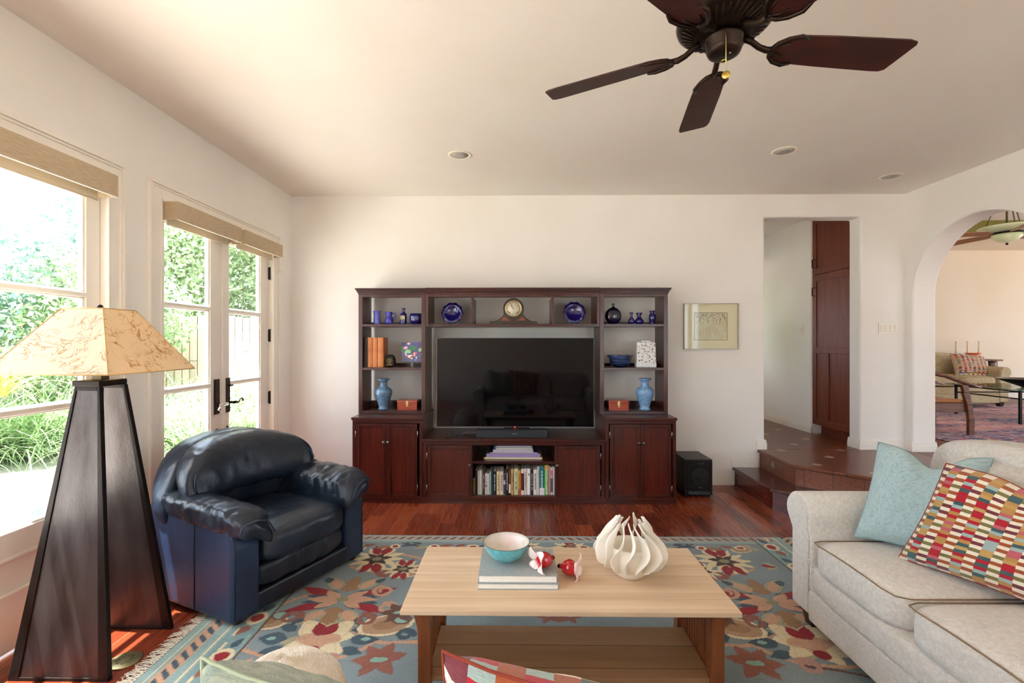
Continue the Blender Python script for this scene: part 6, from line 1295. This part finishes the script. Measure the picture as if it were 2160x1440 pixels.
# ---------------- garden ----------------
struct('garden_path', MB().box(-6.3, XL-.2, -8, 5.4, -.16, -.10).prism([(-6.3, 5.4), (XL-.2, 5.4), (XL-.2, 14), (-3.5, 14), (-3.7, 9), (-4.0, 6.5)], -.16, -.10, 'z'), flag_m)
NR = np.random.default_rng(11)
def leaves(name, blobs, n, size, mt, label=None, cat=None, parent=None, aspect=.5, group=None, loc=None):
    """a crown of separate leaves scattered through ellipsoid blobs (cx,cy,cz,r,flat)"""
    B = np.array(blobs); wts = B[:, 3]**2; k = NR.choice(len(B), n, p=wts/wts.sum()); d = NR.normal(size=(n, 3)); d /= np.linalg.norm(d, axis=1)[:, None]
    rad = B[k, 3]*NR.random(n)**.28*(1+.12*NR.normal(size=n)); P = B[k, :3]+d*rad[:, None]*np.stack([np.ones(n), np.ones(n), B[k, 4]], 1)
    a = NR.normal(size=(n, 3)); a /= np.linalg.norm(a, axis=1)[:, None]; b = np.cross(a, NR.normal(size=(n, 3))); b /= np.linalg.norm(b, axis=1)[:, None]
    s = size*(.6+.8*NR.random(n))[:, None]; V = np.stack([P-a*s, P-b*s*aspect, P+a*s, P+b*s*aspect], 1).reshape(-1, 3)
    Fq = np.arange(n*4).reshape(-1, 4); return fmesh(name, V, Fq, mt, parent)
def tree(name, label, cat, base, blobs, n, size, mt, trunk_r=.09, group=None):
    t = thing(name, label, cat, base, 0, group); bl = [(x-base[0], y-base[1], z-base[2], r, f) for x, y, z, r, f in blobs]
    leaves('foliage', bl, n, size, mt, parent=t); m = MB()
    for x, y, z, r, f in bl: m.tube([(0, 0, 0), (x*.25, y*.25, z*.35), (x*.7, y*.7, z*.75), (x, y, z+r*.3)], [trunk_r, trunk_r*.8, trunk_r*.45, .01], 6)
    obj('trunk', m, bark_m, t)
g_ = 'trees and shrubs behind the garden'
tree('garden_shrub', 'big grey-green shrub seen through the window left of the lamp', 'shrub', (-8.4, 6.9, -.14), [(-8.6, 6.6, 1.5, 1.35, 1.1), (-8.2, 7.5, 2.5, .8, 1.2), (-8.9, 7.2, 2.9, .55, 1.5), (-9.5, 7.0, 2.4, .7, 1.5)], 13000, .055, leaf_b)
tree('garden_shrub', 'yellow-green shrub beside the grey-green one, near the right edge of the left window', 'shrub', (-7.2, 7.9, -.14), [(-7.2, 7.9, 1.3, 1.15, 1.1), (-7.6, 8.5, 2.3, .95, 1.0), (-6.7, 8.6, 1.9, .8, 1)], 11000, .05, leaf_m)
tree('garden_tree', 'airy tall tree with sparse leaves against the sky in the left window', 'tree', (-9.6, 10.4, -.14), [(-9.3, 10.2, 3.9, .9, 1.0), (-10.0, 10.8, 4.7, .7, .8), (-8.8, 10.9, 4.3, .8, .9), (-9.8, 9.8, 3.2, .8, 1)], 3600, .06, leaf_b, .06)
tree('garden_tree', 'dense leafy tree filling the left french door leaf', 'tree', (-8.3, 12.2, -.14), [(-8.3, 12.0, 3.4, 1.9, .95), (-9.4, 12.8, 4.6, 1.5, 1), (-7.4, 12.6, 4.6, 1.5, 1), (-8.4, 12.2, 2.2, 1.4, .8)], 20000, .07, leaf_m, .12)
tree('garden_tree', 'dense leafy tree behind the fence, seen in the right french door leaf', 'tree', (-6.0, 13.0, -.14), [(-6.0, 13.0, 3.3, 1.6, 1), (-5.1, 13.5, 4.4, 1.4, 1), (-6.6, 13.4, 4.6, 1.3, 1), (-5.9, 12.8, 2.0, 1.2, .8)], 15000, .07, leaf_m, .12)
tree('garden_tree', 'distant broad tree closing the view behind the airy one', 'tree', (-12.5, 12.5, -.14), [(-12.5, 12.5, 2.4, 2.3, .9), (-11.0, 14.0, 2.8, 2.2, 1), (-13.5, 10.5, 2.0, 1.8, .9)], 9000, .1, leaf_b, .12)
fa, fb = Vector((-9.8, 8.9, 0)), Vector((-2.6, 11.0, 0)); L_ = (fb-fa).length
fe = thing('garden_fence', 'weathered vertical board fence behind the grasses', 'fence', tuple(fa+Vector((0, 0, -.14))), math.atan2(fb.y-fa.y, fb.x-fa.x))
m = MB(); k_ = 0; rg = random.Random(3)
while k_*.14 < L_: m.box(k_*.14+.003, k_*.14+.137, rg.uniform(-.004, .004), .02, 0, 2.12+rg.uniform(-.03, .03)); k_ += 1
obj('boards', m, fence_m, fe); obj('rail', MB().box(0, L_, .021, .06, 1.8, 1.9), fence_m, fe); obj('rail', MB().box(0, L_, .021, .06, .3, .4), fence_m, fe)
for x_ in (0, 1.8, 3.6, 5.4, 7.2): obj('post', MB().box(x_, x_+.09, .06, .15, 0, 2.2), fence_m, fe)
def grass(centres, per, Lr, wd, mt, V=None, Fq=None, lift=.9):
    V = [] if V is None else V; Fq = [] if Fq is None else Fq; n = 6
    for cx, cy, cz, sc_ in centres:
        for _ in range(per):
            a = NR.uniform(0, 2*math.pi); Ln = NR.uniform(*Lr)*sc_; el = NR.uniform(.35, 1.0)*lift; bend = NR.uniform(.6, 2.0); r0 = NR.uniform(0, .12)*sc_
            x, y, z = cx+r0*math.cos(a), cy+r0*math.sin(a), cz; th = el*math.pi/2; px_, py_ = -math.sin(a), math.cos(a); ca, sa = math.cos(a+NR.normal()*.2), math.sin(a+NR.normal()*.2); o_ = len(V)
            for i in range(n):
                w_ = wd*sc_*(1-(i/(n-1))**2)+.0008; V.append((x-px_*w_, y-py_*w_, z)); V.append((x+px_*w_, y+py_*w_, z))
                d = Ln/(n-1); x += ca*math.cos(th)*d; y += sa*math.cos(th)*d; z += math.sin(th)*d; th -= bend/(n-1)
            Fq += [(o_+2*i, o_+2*i+1, o_+2*i+3, o_+2*i+2) for i in range(n-1)]
    return V, Fq
cs = []
for _ in range(70):      # behind the path, seen through the left window
    y_ = NR.uniform(3.4, 8.2); x_ = NR.uniform(-8.2, -6.35); cs.append((x_, y_, -.12+.12*max(0, -6.3-x_), NR.uniform(.8, 1.25)))
for _ in range(75):      # beside the doors
    y_ = NR.uniform(6.2, 10.2); x_ = NR.uniform(-7.0, -3.9); cs.append((x_, y_, -.12, NR.uniform(.8, 1.35)))
V, Fq = grass(cs, 85, (.6, 1.15), .008, grass_m)
gs = fmesh('ornamental_grass', V, Fq, grass_m); tag(gs, 'dense mounds of long strappy grass filling the beds along the path', 'grass', kind='stuff')
def rosette_plant(name, label, base, n, Lr, wd, mt, lift=1.0):
    V, Fq = grass([(0, 0, 0, 1)], n, Lr, wd, mt, lift=lift); o = fmesh(name, V, Fq, mt); o.location = base; return tag(o, label, 'plant')
rosette_plant('strap_leaf_plant', 'yellow-green spiky plant at the left edge of the left window', (-6.5, 5.9, .75), 90, (.7, 1.15), .018, yucca_m)
rosette_plant('strap_leaf_plant', 'low strap-leaved plant at the near edge of the flagstones', (-4.35, 3.62, -.1), 26, (.5, .85), .013, grass_m, .6)
tree('garden_shrub', 'low light green shrub among the grasses outside the right french door', 'shrub', (-4.5, 7.6, -.14), [(-4.5, 7.6, .35, .4, .8), (-4.9, 7.9, .5, .35, .8)], 1500, .06, leaf_m, .02)
